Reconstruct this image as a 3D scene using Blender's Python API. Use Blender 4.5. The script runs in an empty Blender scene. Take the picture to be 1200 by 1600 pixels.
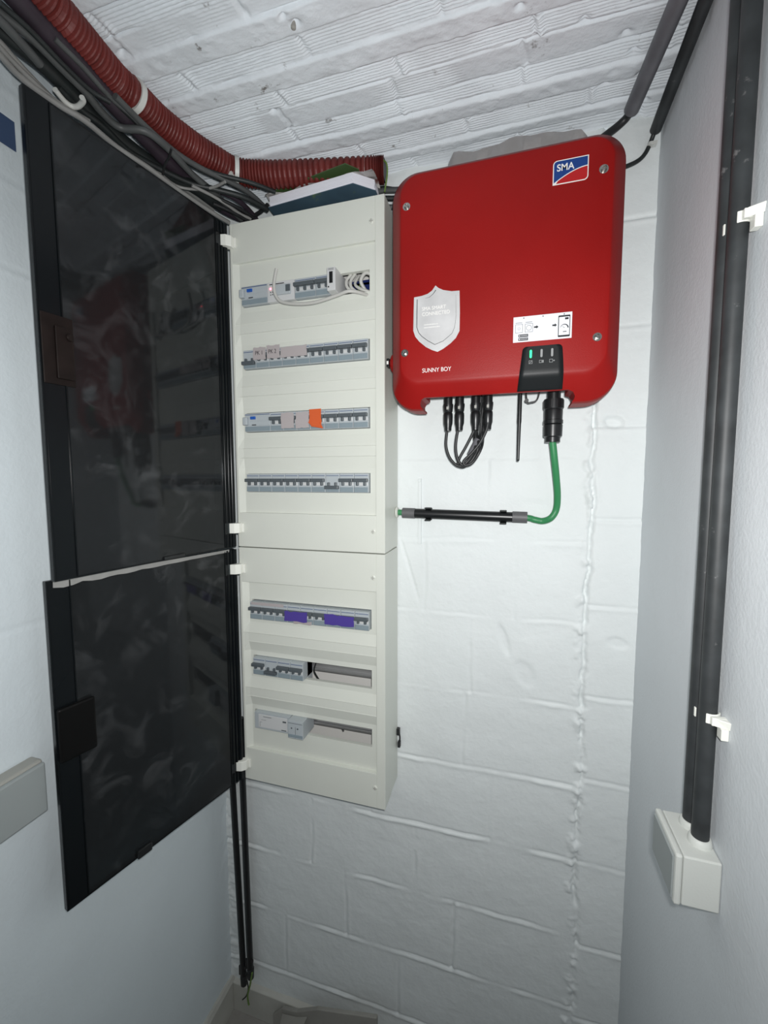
import bpy, bmesh, math, random
import numpy as np
from mathutils import Vector, Matrix
random.seed(7)
S = bpy.context.scene
COL = S.collection
PI = math.pi
ZC = 1.68                     # height of the lens above the floor

# ---------------------------------------------------------------- camera
f_px, yaw, pitch, roll = 657.4, .28904, -.08034, -.00163
fwd = Vector((-math.sin(yaw)*math.cos(pitch), math.cos(yaw)*math.cos(pitch), math.sin(pitch)))
rt = Vector((math.cos(yaw), math.sin(yaw), 0)); up = rt.cross(fwd)
r2 = math.cos(roll)*rt + math.sin(roll)*up; u2 = -math.sin(roll)*rt + math.cos(roll)*up
cd = bpy.data.cameras.new('camera'); cam = bpy.data.objects.new('camera', cd); COL.objects.link(cam)
M = Matrix((r2, u2, -fwd)).transposed().to_4x4(); M.translation = Vector((0, 0, ZC)); cam.matrix_world = M
cd.sensor_fit = 'HORIZONTAL'; cd.sensor_width = 36; cd.lens = f_px/1200*36; cd.clip_start = .01
S.camera = cam

# ---------------------------------------------------------------- light
w = bpy.data.worlds.new('world'); S.world = w; w.use_nodes = True
bg = w.node_tree.nodes['Background']; bg.inputs[0].default_value = (.80, .90, 1.0, 1); bg.inputs[1].default_value = .13
ld = bpy.data.lights.new('phone_flash', 'SPOT'); ld.energy = 38; ld.shadow_soft_size = .012
ld.spot_size = math.radians(160); ld.spot_blend = 1.0; ld.color = (1.0, .995, .985)
lo = bpy.data.objects.new('phone_flash', ld); COL.objects.link(lo)
lo.location = (.018, -.004, ZC+.030)
Ml = Matrix((r2, u2, -fwd)).transposed().to_4x4(); Ml.translation = lo.location; lo.matrix_world = Ml
vs = S.view_settings
S.display_settings.display_device = 'sRGB'
vs.view_transform = 'Standard'; vs.look = 'None'; vs.gamma = 1; vs.use_curve_mapping = False; vs.exposure = 0.0

# ---------------------------------------------------------------- materials
MATS = {}
def mat(name, col, rough=.5, metal=0, spec=.5, bump=0, bscale=200, vary=0, vscale=8, emit=0, coat=0, dirt=None, trans=0):
    m = bpy.data.materials.new(name); m.use_nodes = True; nt = m.node_tree; b = nt.nodes['Principled BSDF']
    b.inputs['Base Color'].default_value = (*col, 1); b.inputs['Roughness'].default_value = rough
    b.inputs['Metallic'].default_value = metal; b.inputs['Specular IOR Level'].default_value = spec
    b.inputs['Coat Weight'].default_value = coat
    tc = nt.nodes.new('ShaderNodeTexCoord')
    last = None
    if vary:
        n = nt.nodes.new('ShaderNodeTexNoise'); n.inputs['Scale'].default_value = vscale; n.inputs['Detail'].default_value = 6
        nt.links.new(tc.outputs['Object'], n.inputs['Vector'])
        r = nt.nodes.new('ShaderNodeValToRGB'); r.color_ramp.elements[0].position = .3; r.color_ramp.elements[1].position = .7
        r.color_ramp.elements[0].color = (*[c*(1-vary) for c in col], 1); r.color_ramp.elements[1].color = (*[min(1, c*(1+vary*.5)) for c in col], 1)
        nt.links.new(n.outputs['Fac'], r.inputs['Fac']); last = r.outputs['Color']
    if dirt:
        n = nt.nodes.new('ShaderNodeTexNoise'); n.inputs['Scale'].default_value = dirt[1]; n.inputs['Detail'].default_value = 8; n.inputs['Roughness'].default_value = .65
        nt.links.new(tc.outputs['Object'], n.inputs['Vector'])
        r = nt.nodes.new('ShaderNodeValToRGB'); r.color_ramp.elements[0].position = dirt[2]; r.color_ramp.elements[1].position = min(1, dirt[2]+.08)
        nt.links.new(n.outputs['Fac'], r.inputs['Fac'])
        mx = nt.nodes.new('ShaderNodeMix'); mx.data_type = 'RGBA'
        nt.links.new(r.outputs['Color'], mx.inputs['Factor'])
        if last: nt.links.new(last, mx.inputs[6])
        else: mx.inputs[6].default_value = (*col, 1)
        mx.inputs[7].default_value = (*dirt[0], 1); last = mx.outputs[2]
    if last: nt.links.new(last, b.inputs['Base Color'])
    if bump:
        n = nt.nodes.new('ShaderNodeTexNoise'); n.inputs['Scale'].default_value = bscale; n.inputs['Detail'].default_value = 5
        nt.links.new(tc.outputs['Object'], n.inputs['Vector'])
        bp = nt.nodes.new('ShaderNodeBump'); bp.inputs['Strength'].default_value = bump; bp.inputs['Distance'].default_value = .002
        nt.links.new(n.outputs['Fac'], bp.inputs['Height']); nt.links.new(bp.outputs['Normal'], b.inputs['Normal'])
    if emit: b.inputs['Emission Color'].default_value = (*col, 1); b.inputs['Emission Strength'].default_value = emit
    if trans: b.inputs['Transmission Weight'].default_value = trans
    MATS[name] = m
    return m
mat('white_paint', (.76, .80, .80), .55, bump=.35, bscale=130, vary=.03, vscale=5, spec=.3)
mat('left_plaster', (.69, .76, .79), .6, bump=.3, bscale=160, vary=.04, vscale=4, spec=.25)
mat('right_plaster', (.69, .725, .75), .6, bump=.25, bscale=180, vary=.05, vscale=3, spec=.25)
mat('ceiling_paint', (.78, .83, .87), .6, bump=.45, bscale=160, vary=.06, vscale=9, spec=.25, dirt=((.22, .21, .20), 30, .645))
mat('concrete', (.30, .29, .27), .9, bump=.6, bscale=60, vary=.25, vscale=14)
mat('baseboard', (.50, .50, .46), .6, bump=.3, bscale=60, vary=.15, vscale=10)
mat('cream_plastic', (.66, .68, .62), .38, spec=.4, bump=.05, bscale=400, vary=.02)
mat('cream_white', (.80, .81, .75), .35)
mat('module_grey', (.42, .46, .48), .45)
mat('module_cover', (.23, .285, .315), .4)
mat('module_light', (.58, .59, .59), .45)
mat('dark_grey', (.085, .10, .11), .4)
mat('label_blue', (.10, .14, .24), .5)
mat('blue_button', (.02, .10, .42), .4)
mat('screen_black', (.006, .006, .007), .2)
mat('red_led', (1, .12, .16), .4, emit=6)
mat('green_led', (.03, 1.0, .30), .4, emit=1.3)
mat('led_grey', (.30, .31, .31), .4)
mat('inverter_red', (.285, .0055, .0045), .45, spec=.25, bump=.12, bscale=700, vary=.12, vscale=5)
mat('inverter_body', (.16, .165, .17), .5, metal=.3)
mat('panel_black', (.008, .010, .011), .45, spec=.3, bump=.05, bscale=600)
mat('steel', (.55, .53, .50), .25, metal=1)
mat('badge_white', (.86, .85, .82), .5)
mat('badge_blue', (.006, .045, .22), .4)
mat('badge_red', (.45, .01, .012), .4)
mat('print_black', (.012, .013, .015), .5)
mat('print_grey', (.12, .125, .14), .5)
mat('silver_foil', (.72, .72, .72), .42, metal=.35, vary=.12, vscale=25)
mat('sticker_white', (.80, .82, .86), .5)
mat('black_plastic', (.010, .011, .012), .32)
mat('black_rubber', (.018, .019, .020), .45)
mat('conduit_dark', (.030, .034, .036), .55, vary=.4, vscale=30, dirt=((.16, .16, .16), 40, .66))
mat('conduit_grey', (.15, .15, .165), .45, vary=.2, vscale=30, dirt=((.5, .5, .5), 18, .72))
mat('sleeve_grey', (.11, .11, .115), .5)
mat('green_cable', (.035, .23, .085), .45)
mat('red_conduit', (.15, .022, .018), .5, vary=.25, vscale=20)
mat('grey_cable', (.075, .08, .08), .5, vary=.15, vscale=30)
mat('dark_cable', (.016, .020, .020), .5, vary=.3, vscale=30)
mat('purple_cable', (.032, .022, .032), .55, vary=.3, vscale=30)
mat('pale_cable', (.27, .27, .26), .5, vary=.15, vscale=30)
mat('white_cable', (.50, .50, .47), .4)
mat('white_tie', (.62, .63, .60), .4)
mat('grey_box', (.36, .36, .33), .5)
mat('light_box', (.58, .60, .57), .5, bump=.1, bscale=300)
mat('lid_grey', (.30, .33, .33), .5)
mat('tape_beige', (.42, .38, .38), .35)
mat('tape_orange', (.62, .11, .03), .3)
mat('tape_purple', (.075, .05, .28), .35)
mat('tape_blue', (.05, .085, .17), .5)
mat('paper', (.80, .80, .86), .7)
mat('book_cover', (.055, .10, .14), .3, vary=.3, vscale=12, dirt=((.16, .24, .07), 7, .60))
mat('folder_green', (.05, .09, .03), .4)
mat('wire_blue', (.012, .022, .11), .4)
mat('wire_green', (.13, .22, .05), .5)
mat('cardboard', (.34, .33, .30), .8, vary=.15)
mat('inside_grey', (.74, .73, .70), .5)
mat('rail_metal', (.55, .55, .55), .35, metal=.8)

def smoked(name, tint, dustcol, amount, base=.018, ior=1.36):
    """dark see-through plastic with smeared dust on it"""
    m = bpy.data.materials.new(name); m.use_nodes = True; nt = m.node_tree; N = nt.nodes; L = nt.links; N.clear()
    out = N.new('ShaderNodeOutputMaterial'); tr = N.new('ShaderNodeBsdfTransparent'); tr.inputs[0].default_value = (*tint, 1)
    gl = N.new('ShaderNodeBsdfGlossy'); gl.inputs['Roughness'].default_value = .06; gl.inputs[0].default_value = (.95, .97, 1, 1)
    fr = N.new('ShaderNodeFresnel'); fr.inputs['IOR'].default_value = ior
    m1 = N.new('ShaderNodeMixShader'); L.new(fr.outputs[0], m1.inputs[0]); L.new(tr.outputs[0], m1.inputs[1]); L.new(gl.outputs[0], m1.inputs[2])
    df = N.new('ShaderNodeBsdfDiffuse'); df.inputs[0].default_value = (*dustcol, 1)
    tc = N.new('ShaderNodeTexCoord')
    n1 = N.new('ShaderNodeTexNoise'); n1.inputs['Scale'].default_value = 15; n1.inputs['Detail'].default_value = 9; n1.inputs['Roughness'].default_value = .6; n1.inputs['Distortion'].default_value = 1.1
    n2 = N.new('ShaderNodeTexNoise'); n2.inputs['Scale'].default_value = 3.2; n2.inputs['Detail'].default_value = 3
    L.new(tc.outputs['Object'], n1.inputs['Vector']); L.new(tc.outputs['Object'], n2.inputs['Vector'])
    ra = N.new('ShaderNodeValToRGB'); ra.color_ramp.elements[0].position = .52; ra.color_ramp.elements[1].position = .86
    rb = N.new('ShaderNodeValToRGB'); rb.color_ramp.elements[0].position = .40; rb.color_ramp.elements[1].position = .7
    L.new(n1.outputs['Fac'], ra.inputs[0]); L.new(n2.outputs['Fac'], rb.inputs[0])
    mu = N.new('ShaderNodeMath'); mu.operation = 'MULTIPLY'; L.new(ra.outputs[0], mu.inputs[0]); L.new(rb.outputs[0], mu.inputs[1])
    ms = N.new('ShaderNodeMath'); ms.operation = 'MULTIPLY_ADD'; L.new(mu.outputs[0], ms.inputs[0]); ms.inputs[1].default_value = amount; ms.inputs[2].default_value = base
    m2 = N.new('ShaderNodeMixShader'); L.new(ms.outputs[0], m2.inputs[0]); L.new(m1.outputs[0], m2.inputs[1]); L.new(df.outputs[0], m2.inputs[2])
    L.new(m2.outputs[0], out.inputs[0]); MATS[name] = m
smoked('smoked_plastic', (.16, .19, .20), (.6, .62, .64), .14)
smoked('clear_film', (.97, .97, .96), (.74, .71, .69), .4, .42, 1.35)
mat('latch_brown', (.012, .008, .007), .5, spec=.15, vary=.4, vscale=30)
mat('latch_black', (.004, .004, .004), .5, spec=.12)
mat('door_frame_black', (.005, .0065, .0075), .22, spec=.22)

# ---------------------------------------------------------------- mesh helpers
class MB:
    def __init__(s): s.v = []; s.f = []; s.m = []
    def add(s, vs, fs, mi=0):
        o = len(s.v); s.v += [tuple(p) for p in vs]; s.f += [tuple(i+o for i in f) for f in fs]; s.m += [mi]*len(fs); return s
    def box(s, x0, x1, y0, y1, z0, z1, mi=0):
        return s.add([(x0,y0,z0),(x1,y0,z0),(x1,y1,z0),(x0,y1,z0),(x0,y0,z1),(x1,y0,z1),(x1,y1,z1),(x0,y1,z1)],
                     [(0,3,2,1),(4,5,6,7),(0,1,5,4),(1,2,6,5),(2,3,7,6),(3,0,4,7)], mi)
    def obox(s, c, ax, ay, hx, hy, hz, mi=0):
        """box centred at c with horizontal axes ax, ay (unit vectors)"""
        c = Vector(c); az = Vector(ax).cross(Vector(ay)); vs = []
        for k in ((-1,-1,-1),(1,-1,-1),(1,1,-1),(-1,1,-1),(-1,-1,1),(1,-1,1),(1,1,1),(-1,1,1)):
            vs.append(c+Vector(ax)*hx*k[0]+Vector(ay)*hy*k[1]+az*hz*k[2])
        return s.add(vs, [(0,3,2,1),(4,5,6,7),(0,1,5,4),(1,2,6,5),(2,3,7,6),(3,0,4,7)], mi)
    def prism(s, pts, y0, y1, mi=0):
        """polygon given in (x, z), extruded along y"""
        n = len(pts); vs = [(p[0], y0, p[1]) for p in pts]+[(p[0], y1, p[1]) for p in pts]
        fs = [tuple(range(n)), tuple(range(2*n-1, n-1, -1))]+[((i+1)%n, i, i+n, (i+1)%n+n) for i in range(n)]
        return s.add(vs, fs, mi)
    def zprism(s, pts, z0, z1, mi=0):
        n = len(pts); vs = [(p[0], p[1], z0) for p in pts]+[(p[0], p[1], z1) for p in pts]
        fs = [tuple(range(n-1, -1, -1)), tuple(range(n, 2*n))]+[(i, (i+1)%n, (i+1)%n+n, i+n) for i in range(n)]
        return s.add(vs, fs, mi)
    def lathe(s, base, axis, prof, seg=24, mi=0):
        """prof: list of (t along axis, radius)"""
        b = Vector(base); a = Vector(axis).normalized(); u = a.orthogonal().normalized(); w_ = a.cross(u); vs = []; fs = []
        for t, r in prof:
            for k in range(seg):
                q = 2*PI*k/seg; vs.append(b+a*t+(u*math.cos(q)+w_*math.sin(q))*r)
        for i in range(len(prof)-1):
            for k in range(seg):
                fs.append((i*seg+k, i*seg+(k+1)%seg, (i+1)*seg+(k+1)%seg, (i+1)*seg+k))
        fs.append(tuple(range(seg-1, -1, -1))); n = (len(prof)-1)*seg; fs.append(tuple(range(n, n+seg)))
        return s.add(vs, fs, mi)
    def tube(s, pts, r, seg=12, mi=0, smooth=5, rfun=None, flat=None):
        P = [Vector(p) for p in pts]
        if smooth > 1 and len(P) > 2:
            Q = []; E = [2*P[0]-P[1]]+P+[2*P[-1]-P[-2]]
            for i in range(1, len(E)-2):
                for k in range(smooth):
                    t = k/smooth; a, b, c, d = E[i-1], E[i], E[i+1], E[i+2]
                    Q.append(.5*((2*b)+(c-a)*t+(2*a-5*b+4*c-d)*t*t+(3*b-a-3*c+d)*t**3))
            Q.append(P[-1]); P = Q
        T = [(P[min(i+1, len(P)-1)]-P[max(i-1, 0)]).normalized() for i in range(len(P))]
        u = T[0].orthogonal().normalized(); vs = []; fs = []
        for i, p in enumerate(P):
            u = (u-T[i]*u.dot(T[i])).normalized(); w_ = T[i].cross(u); rr = rfun(i, len(P)) if rfun else r
            for k in range(seg):
                q = 2*PI*k/seg; vs.append(p+(u*math.cos(q)+w_*math.sin(q))*rr)
        for i in range(len(P)-1):
            for k in range(seg):
                fs.append((i*seg+k, i*seg+(k+1)%seg, (i+1)*seg+(k+1)%seg, (i+1)*seg+k))
        fs.append(tuple(range(seg-1, -1, -1))); n = (len(P)-1)*seg; fs.append(tuple(range(n, n+seg)))
        return s.add(vs, fs, mi)
    def build(s, name, mats, parent=None, bevel=0, smooth=False, seg=2):
        if isinstance(mats, str): mats = [mats]
        org = Vector(parent_loc(parent)) if parent else Vector((0, 0, 0))
        if not parent:
            vv = np.array([tuple(p) for p in s.v]); org = Vector(((vv[:,0].min()+vv[:,0].max())/2, (vv[:,1].min()+vv[:,1].max())/2, vv[:,2].min()))
        me = bpy.data.meshes.new(name); me.from_pydata([tuple(Vector(p)-org) for p in s.v], [], s.f)
        for k in mats: me.materials.append(MATS[k])
        me.polygons.foreach_set('material_index', s.m)
        bm = bmesh.new(); bm.from_mesh(me); bmesh.ops.recalc_face_normals(bm, faces=bm.faces); bm.to_mesh(me); bm.free()
        if smooth: me.polygons.foreach_set('use_smooth', [True]*len(me.polygons)); me.set_sharp_from_angle(angle=math.radians(40))
        o = bpy.data.objects.new(name, me); COL.objects.link(o)
        if parent: o.parent = parent
        else: o.location = org
        if bevel:
            b = o.modifiers.new('bevel', 'BEVEL'); b.width = bevel; b.segments = seg; b.limit_method = 'ANGLE'; b.angle_limit = math.radians(50)
            b.harden_normals = False
        return o
def parent_loc(o):
    p = Vector((0, 0, 0))
    while o: p += o.location; o = o.parent
    return p
def tag(o, label, cat, group=None):
    o['label'] = label; o['category'] = cat
    if group: o['group'] = group
    return o
def thing(name, label, cat, loc, group=None):
    o = bpy.data.objects.new(name, None); COL.objects.link(o); o.location = loc; o.empty_display_size = .02
    return tag(o, label, cat, group)
def text(name, body, size, loc, m, parent, bold=0, ext=.0002, sx=1.0, align='LEFT', shear=0):
    """lettering standing in a wall-parallel plane, facing the room"""
    c = bpy.data.curves.new('t', 'FONT'); c.body = body; c.size = size; c.extrude = ext; c.offset = bold; c.align_x = align; c.shear = shear
    o = bpy.data.objects.new('t', c); COL.objects.link(o); dg = bpy.context.evaluated_depsgraph_get()
    me = bpy.data.meshes.new_from_object(o.evaluated_get(dg)); bpy.data.objects.remove(o)
    pl = parent_loc(parent)
    for v in me.vertices:
        x, y, z = v.co; v.co = (x*sx+loc[0]-pl.x, -z+loc[1]-pl.y, y+loc[2]-pl.z)
    me.materials.clear(); me.materials.append(MATS[m]); me.name = name
    q = bpy.data.objects.new(name, me); COL.objects.link(q); q.parent = parent
    return q

# ---------------------------------------------------------------- noise for the masonry
def vnoise(x, y, seed=0):
    xi = np.floor(x).astype(np.int64); yi = np.floor(y).astype(np.int64); xf = x-xi; yf = y-yi
    def h(a, b):
        n = (a*374761393+b*668265263+seed*1442695041) & 0x7fffffff
        n = ((n ^ (n >> 13))*1274126177) & 0x7fffffff
        return ((n ^ (n >> 16)) & 0xffff)/65535.
    sx = xf*xf*(3-2*xf); sy = yf*yf*(3-2*yf)
    return (h(xi, yi)*(1-sx)+h(xi+1, yi)*sx)*(1-sy)+(h(xi, yi+1)*(1-sx)+h(xi+1, yi+1)*sx)*sy
def fbm(x, y, sc, oc=4, seed=0):
    a = 1.; t = 0; n = 0
    for k in range(oc): t = t+a*vnoise(x*sc, y*sc, seed+k*17); n += a; a *= .5; sc *= 2.03
    return t/n-.5
def bumpf(d, w_): return np.exp(-(d/w_)**2)
def sheet(name, us, vs_, fn, m):
    """relief surface: fn(U, V) gives x, y, z arrays"""
    U, V = np.meshgrid(us, vs_); X, Y, Z = fn(U, V); n, k = U.shape
    co = np.stack([X, Y, Z], -1).reshape(-1, 3)
    i = np.arange(n-1)[:, None]*k+np.arange(k-1)[None]; q = np.stack([i, i+1, i+k+1, i+k], -1).reshape(-1, 4)
    me = bpy.data.meshes.new(name); me.from_pydata(co.tolist(), [], q.tolist()); me.materials.append(MATS[m])
    me.polygons.foreach_set('use_smooth', [True]*len(me.polygons)); me.update()
    o = bpy.data.objects.new(name, me); COL.objects.link(o); o['kind'] = 'structure'; return o

XL, XR, YW, ZT = -.817, .277, 1.032, 2.415
# ---- back wall: painted concrete blocks, an old joint running down near the right corner
def back(X, Z):
    wob = lambda sd, a: a*fbm(X, Z, 9, 4, sd)*2
    h = .0030*fbm(X, Z, 18, 4, 1)+.0008*fbm(X, Z, 90, 3, 2)
    left = X < .178
    for k, z in enumerate([.175, .37, .564, .762, .948, 1.145, 1.343, 1.528, 1.724, 1.93, 2.13, 2.33]):
        d = Z-z-wob(10+k, .006); amp = np.clip(.7+3.4*fbm(X, Z, 9, 3, 30+k), .05, 1.7)
        strength = .62 if z < 1.2 else .22
        h = h+np.where(left, strength*amp*(-.0042*bumpf(d-.003, .0030)+.0036*bumpf(d+.005, .0050)), 0)
    for k, z in enumerate([.15, .35, .55, .763, .975, 1.177, 1.391, 1.588, 1.79, 2.0, 2.214]):
        d = Z-z-wob(50+k, .005); amp = np.clip(.8+2*fbm(X, Z, 13, 3, 60+k), .1, 1.4)
        h = h+np.where(~left, .7*amp*(-.0048*bumpf(d-.002, .0030)+.0022*bumpf(d+.006, .004)), 0)
    for x, z0, z1, a in [(-.527,.564,.762,.8),(-.222,.564,.762,.9),(-.423,.37,.564,.6),(-.119,.37,.564,1.),(-.098,.948,1.145,.6),(-.35,.762,.948,.4),(-.03,.762,.948,.4),
                         (-.084,1.145,1.343,.45),(-.20,1.343,1.528,.3),(.02,1.343,1.528,.4),(-.05,1.528,1.724,.3),(.06,1.724,1.93,.4),(-.62,.175,.37,.5),(-.27,.175,.37,.6),(.05,.175,.37,.6)]:
        d = X-x-wob(80, .006); inside = (Z > z0) & (Z < z1)
        h = h+np.where(inside, a*np.clip(.8+4*fbm(X, Z, 14, 3, 85), 0, 1.8)*(-.0034*bumpf(d, .0032)+.0018*bumpf(d-.008, .005)), 0)
    # the ragged vertical joint
    xc = .176+.012*fbm(Z*0, Z, 7, 4, 91)*2
    d = X-xc-.005*fbm(X, Z, 60, 3, 92)*2; amp = np.clip(.9+3*fbm(Z*0, Z, 10, 3, 93), .25, 1.8)
    h = h+1.2*amp*(-.0085*bumpf(d, .0034))+np.clip(fbm(X, Z, 45, 3, 94)*4, 0, 1.2)*.0085*bumpf(d+.006, .011)
    h = h+.004/(1+np.exp(-(X-xc)/.004))*np.where(Z > 0, 1, 0)
    # rough plaster in the left corner, lumps under the ceiling
    h = h+.006*np.clip((-.765-X)/.03, 0, 1)*(.5+fbm(X, Z, 60, 4, 95)*1.5)
    h = h+.010*np.clip((Z-2.33)/.06, 0, 1)*(fbm(X, Z, 22, 4, 96)+.3)
    # chips and flat smears of filler
    for (cx, cz, rx, rz, a) in [(-.005,1.29,.010,.035,.004),(.045,1.21,.022,.030,.003),(-.24,1.45,.004,.08,.003),(.05,1.60,.05,.03,.0015),(.24,1.31,.02,.012,.003),(.215,1.80,.018,.012,.008)]:
        q = ((X-cx+.3*(Z-cz))/rx)**2+((Z-cz)/rz)**2; h = h-a*(1/(1+np.exp((q-1)*5)))
    return X, YW-h, Z
sheet('wall_back', np.linspace(XL-.03, XR+.02, 330), np.linspace(-.01, ZT+.03, 730), back, 'white_paint')
# ---- left wall
def lwall(Y, Z):
    h = .0014*fbm(Y, Z, 14, 4, 3)+.0005*fbm(Y, Z, 90, 2, 4)
    for k, z in enumerate([1.42, 2.035, 2.178, 2.33]):
        d = Z-z-.004*fbm(Y, Z, 8, 3, 20+k); h = h-.0026*bumpf(d, .0022)+.0018*bumpf(d+.006, .005)*(z > 1.9)
    h = h+.010*np.clip((Z-2.30)/.08, 0, 1)*(fbm(Y, Z, 25, 4, 22)+.2)
    h = h+.005*np.clip((Y-.985)/.04, 0, 1)*(fbm(Y, Z, 50, 4, 23)+.4)
    return XL+h, Y, Z
sheet('wall_left', np.concatenate([np.linspace(-1.6, .2, 20), np.linspace(.21, YW+.01, 200)]), np.linspace(-.01, ZT+.03, 420), lwall, 'left_plaster')
# ---- right wall
def rwall(Y, Z):
    h = .0012*fbm(Y, Z, 7, 4, 5)+.0004*fbm(Y, Z, 120, 2, 6)+.008*np.clip((Z-2.33)/.06, 0, 1)*(fbm(Y, Z, 18, 4, 7)+.1)
    h = h+.001*bumpf(Y-1.02, .02)*fbm(Y, Z, 40, 3, 8)*2
    return XR-h, Y, Z
sheet('wall_right', np.concatenate([np.linspace(-1.6, .2, 20), np.linspace(.21, YW+.01, 160)]), np.linspace(-.01, ZT+.03, 360), rwall, 'right_plaster')
# ---- ceiling: ribbed clay bricks laid in rows, thick mortar, all painted over
ROWS = [(.375,.430,'r'),(.430,.480,'s'),(.480,.530,'r'),(.530,.565,'m'),(.565,.605,'r'),(.605,.642,'s'),(.642,.684,'m'),(.690,.727,'r'),(.728,.766,'m'),(.768,.805,'r'),(.805,.853,'s'),(.853,.889,'r'),(.893,.928,'m'),(.932,.973,'r'),(.976,.998,'m'),(.998,1.05,'s')]
JOINT = {0:-.5,1:-.5,2:-.5,4:-.42,5:-.42,7:-.354,9:-.209,10:-.224,11:-.229,13:-.104,15:-.227}
def ceil(X, Y):
    yy = Y+.0025*fbm(X, Y*0, 3, 2, 40)*2
    h = .0016*fbm(X, Y, 16, 4, 41)+.0015*fbm(X, Y, 90, 3, 42)
    for i, (a, b, t) in enumerate(ROWS):
        ins = 1/(1+np.exp(-(yy-a)/.0012))*1/(1+np.exp((yy-b)/.0012))
        if t == 'r':
            n = max(4, round((b-a)/.0056)); fade = np.clip(.95+2.2*fbm(X, Y, 9, 3, 43+i), .25, 1)
            h = h+ins*fade*(.0021*np.cos(2*PI*(yy-a)/(b-a)*n)-.0008)
        elif t == 's':
            n = max(4, round((b-a)/.0056)); h = h+ins*np.clip(.25+3.5*fbm(X, Y, 7, 3, 143+i), 0, .8)*.0016*np.cos(2*PI*(yy-a)/(b-a)*n)
        elif t == 'm':
            h = h+ins*(.0050+.0032*(fbm(X, Y, 20, 4, 60+i))+.0016*np.clip(fbm(X, Y, 60, 3, 61+i)*3, 0, 1))
        h = h-.0045*bumpf(yy-b-.001, .0016)*np.clip(.7+3*fbm(X, Y, 14, 3, 70+i), .1, 1.4)
        if i in JOINT:
            xm = (X-JOINT[i]+.1165+2.33) % .233-.1165; d = xm-.004*fbm(X, Y, 30, 3, 80+i)*2-.15*(Y-(a+b)/2)
            h = h+ins*(-.0050*bumpf(d, .0030)+.0050*bumpf(d-.008, .005)*np.clip(.4+3*fbm(X, Y, 30, 3, 81), 0, 1.3))
    # rough patch and holes near the right-hand corner
    h = h+.0055*(fbm(X, Y, 24, 5, 90))*np.clip((X-.11)/.05, 0, 1)*np.clip((Y-.70)/.1, 0, 1)
    for cx, cy, r, dp in [(-.345,.668,.006,.010),(-.36,.652,.005,.008),(.215,.925,.007,.012),(.170,.845,.006,.010),(.190,.880,.006,.010),(.235,.990,.008,.014),(-.47,.808,.005,.01),(.10,.80,.006,.010),(-.035,.728,.005,.010),(.0,.745,.005,.01),(.155,.93,.006,.01),(-.66,.63,.006,.012)]:
        h = h-dp*bumpf(np.sqrt((X-cx)**2+((Y-cy)*1.2)**2), r)
    # cove of mortar where the ceiling meets the back wall
    h = h+.012*np.clip((Y-.985)/.05, 0, 1)**2
    return X, Y, ZT-h
sheet('ceiling', np.linspace(XL-.03, XR+.02, 240), np.concatenate([np.linspace(-1.6, .36, 20), np.linspace(.365, YW+.01, 460)]), ceil, 'ceiling_paint')
def flo(X, Y): return X, Y, .004*fbm(X, Y, 12, 4, 99)
sheet('floor', np.linspace(XL-.03, XR+.03, 120), np.linspace(-1.6, YW+.02, 160), flo, 'concrete')
b = MB().prism([(XL-.01,0),(XL+.014,0),(XL+.014,.094),(XL+.008,.105),(XL-.01,.105)], -1.6, YW).build('baseboard_left', 'baseboard'); b['kind'] = 'structure'
b = MB(); b.add([(XL+.014,YW-.014,0),(-.52,YW-.014,0),(-.52,YW+.01,0),(XL+.014,YW+.01,0),(XL+.014,YW-.014,.094),(-.505,YW-.014,.094),(-.505,YW+.01,.105),(XL+.014,YW+.01,.105)],
      [(0,3,2,1),(4,5,6,7),(0,1,5,4),(1,2,6,5),(2,3,7,6),(3,0,4,7)])
b = b.build('baseboard_back', 'baseboard', bevel=.002); b['kind'] = 'structure'

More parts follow.
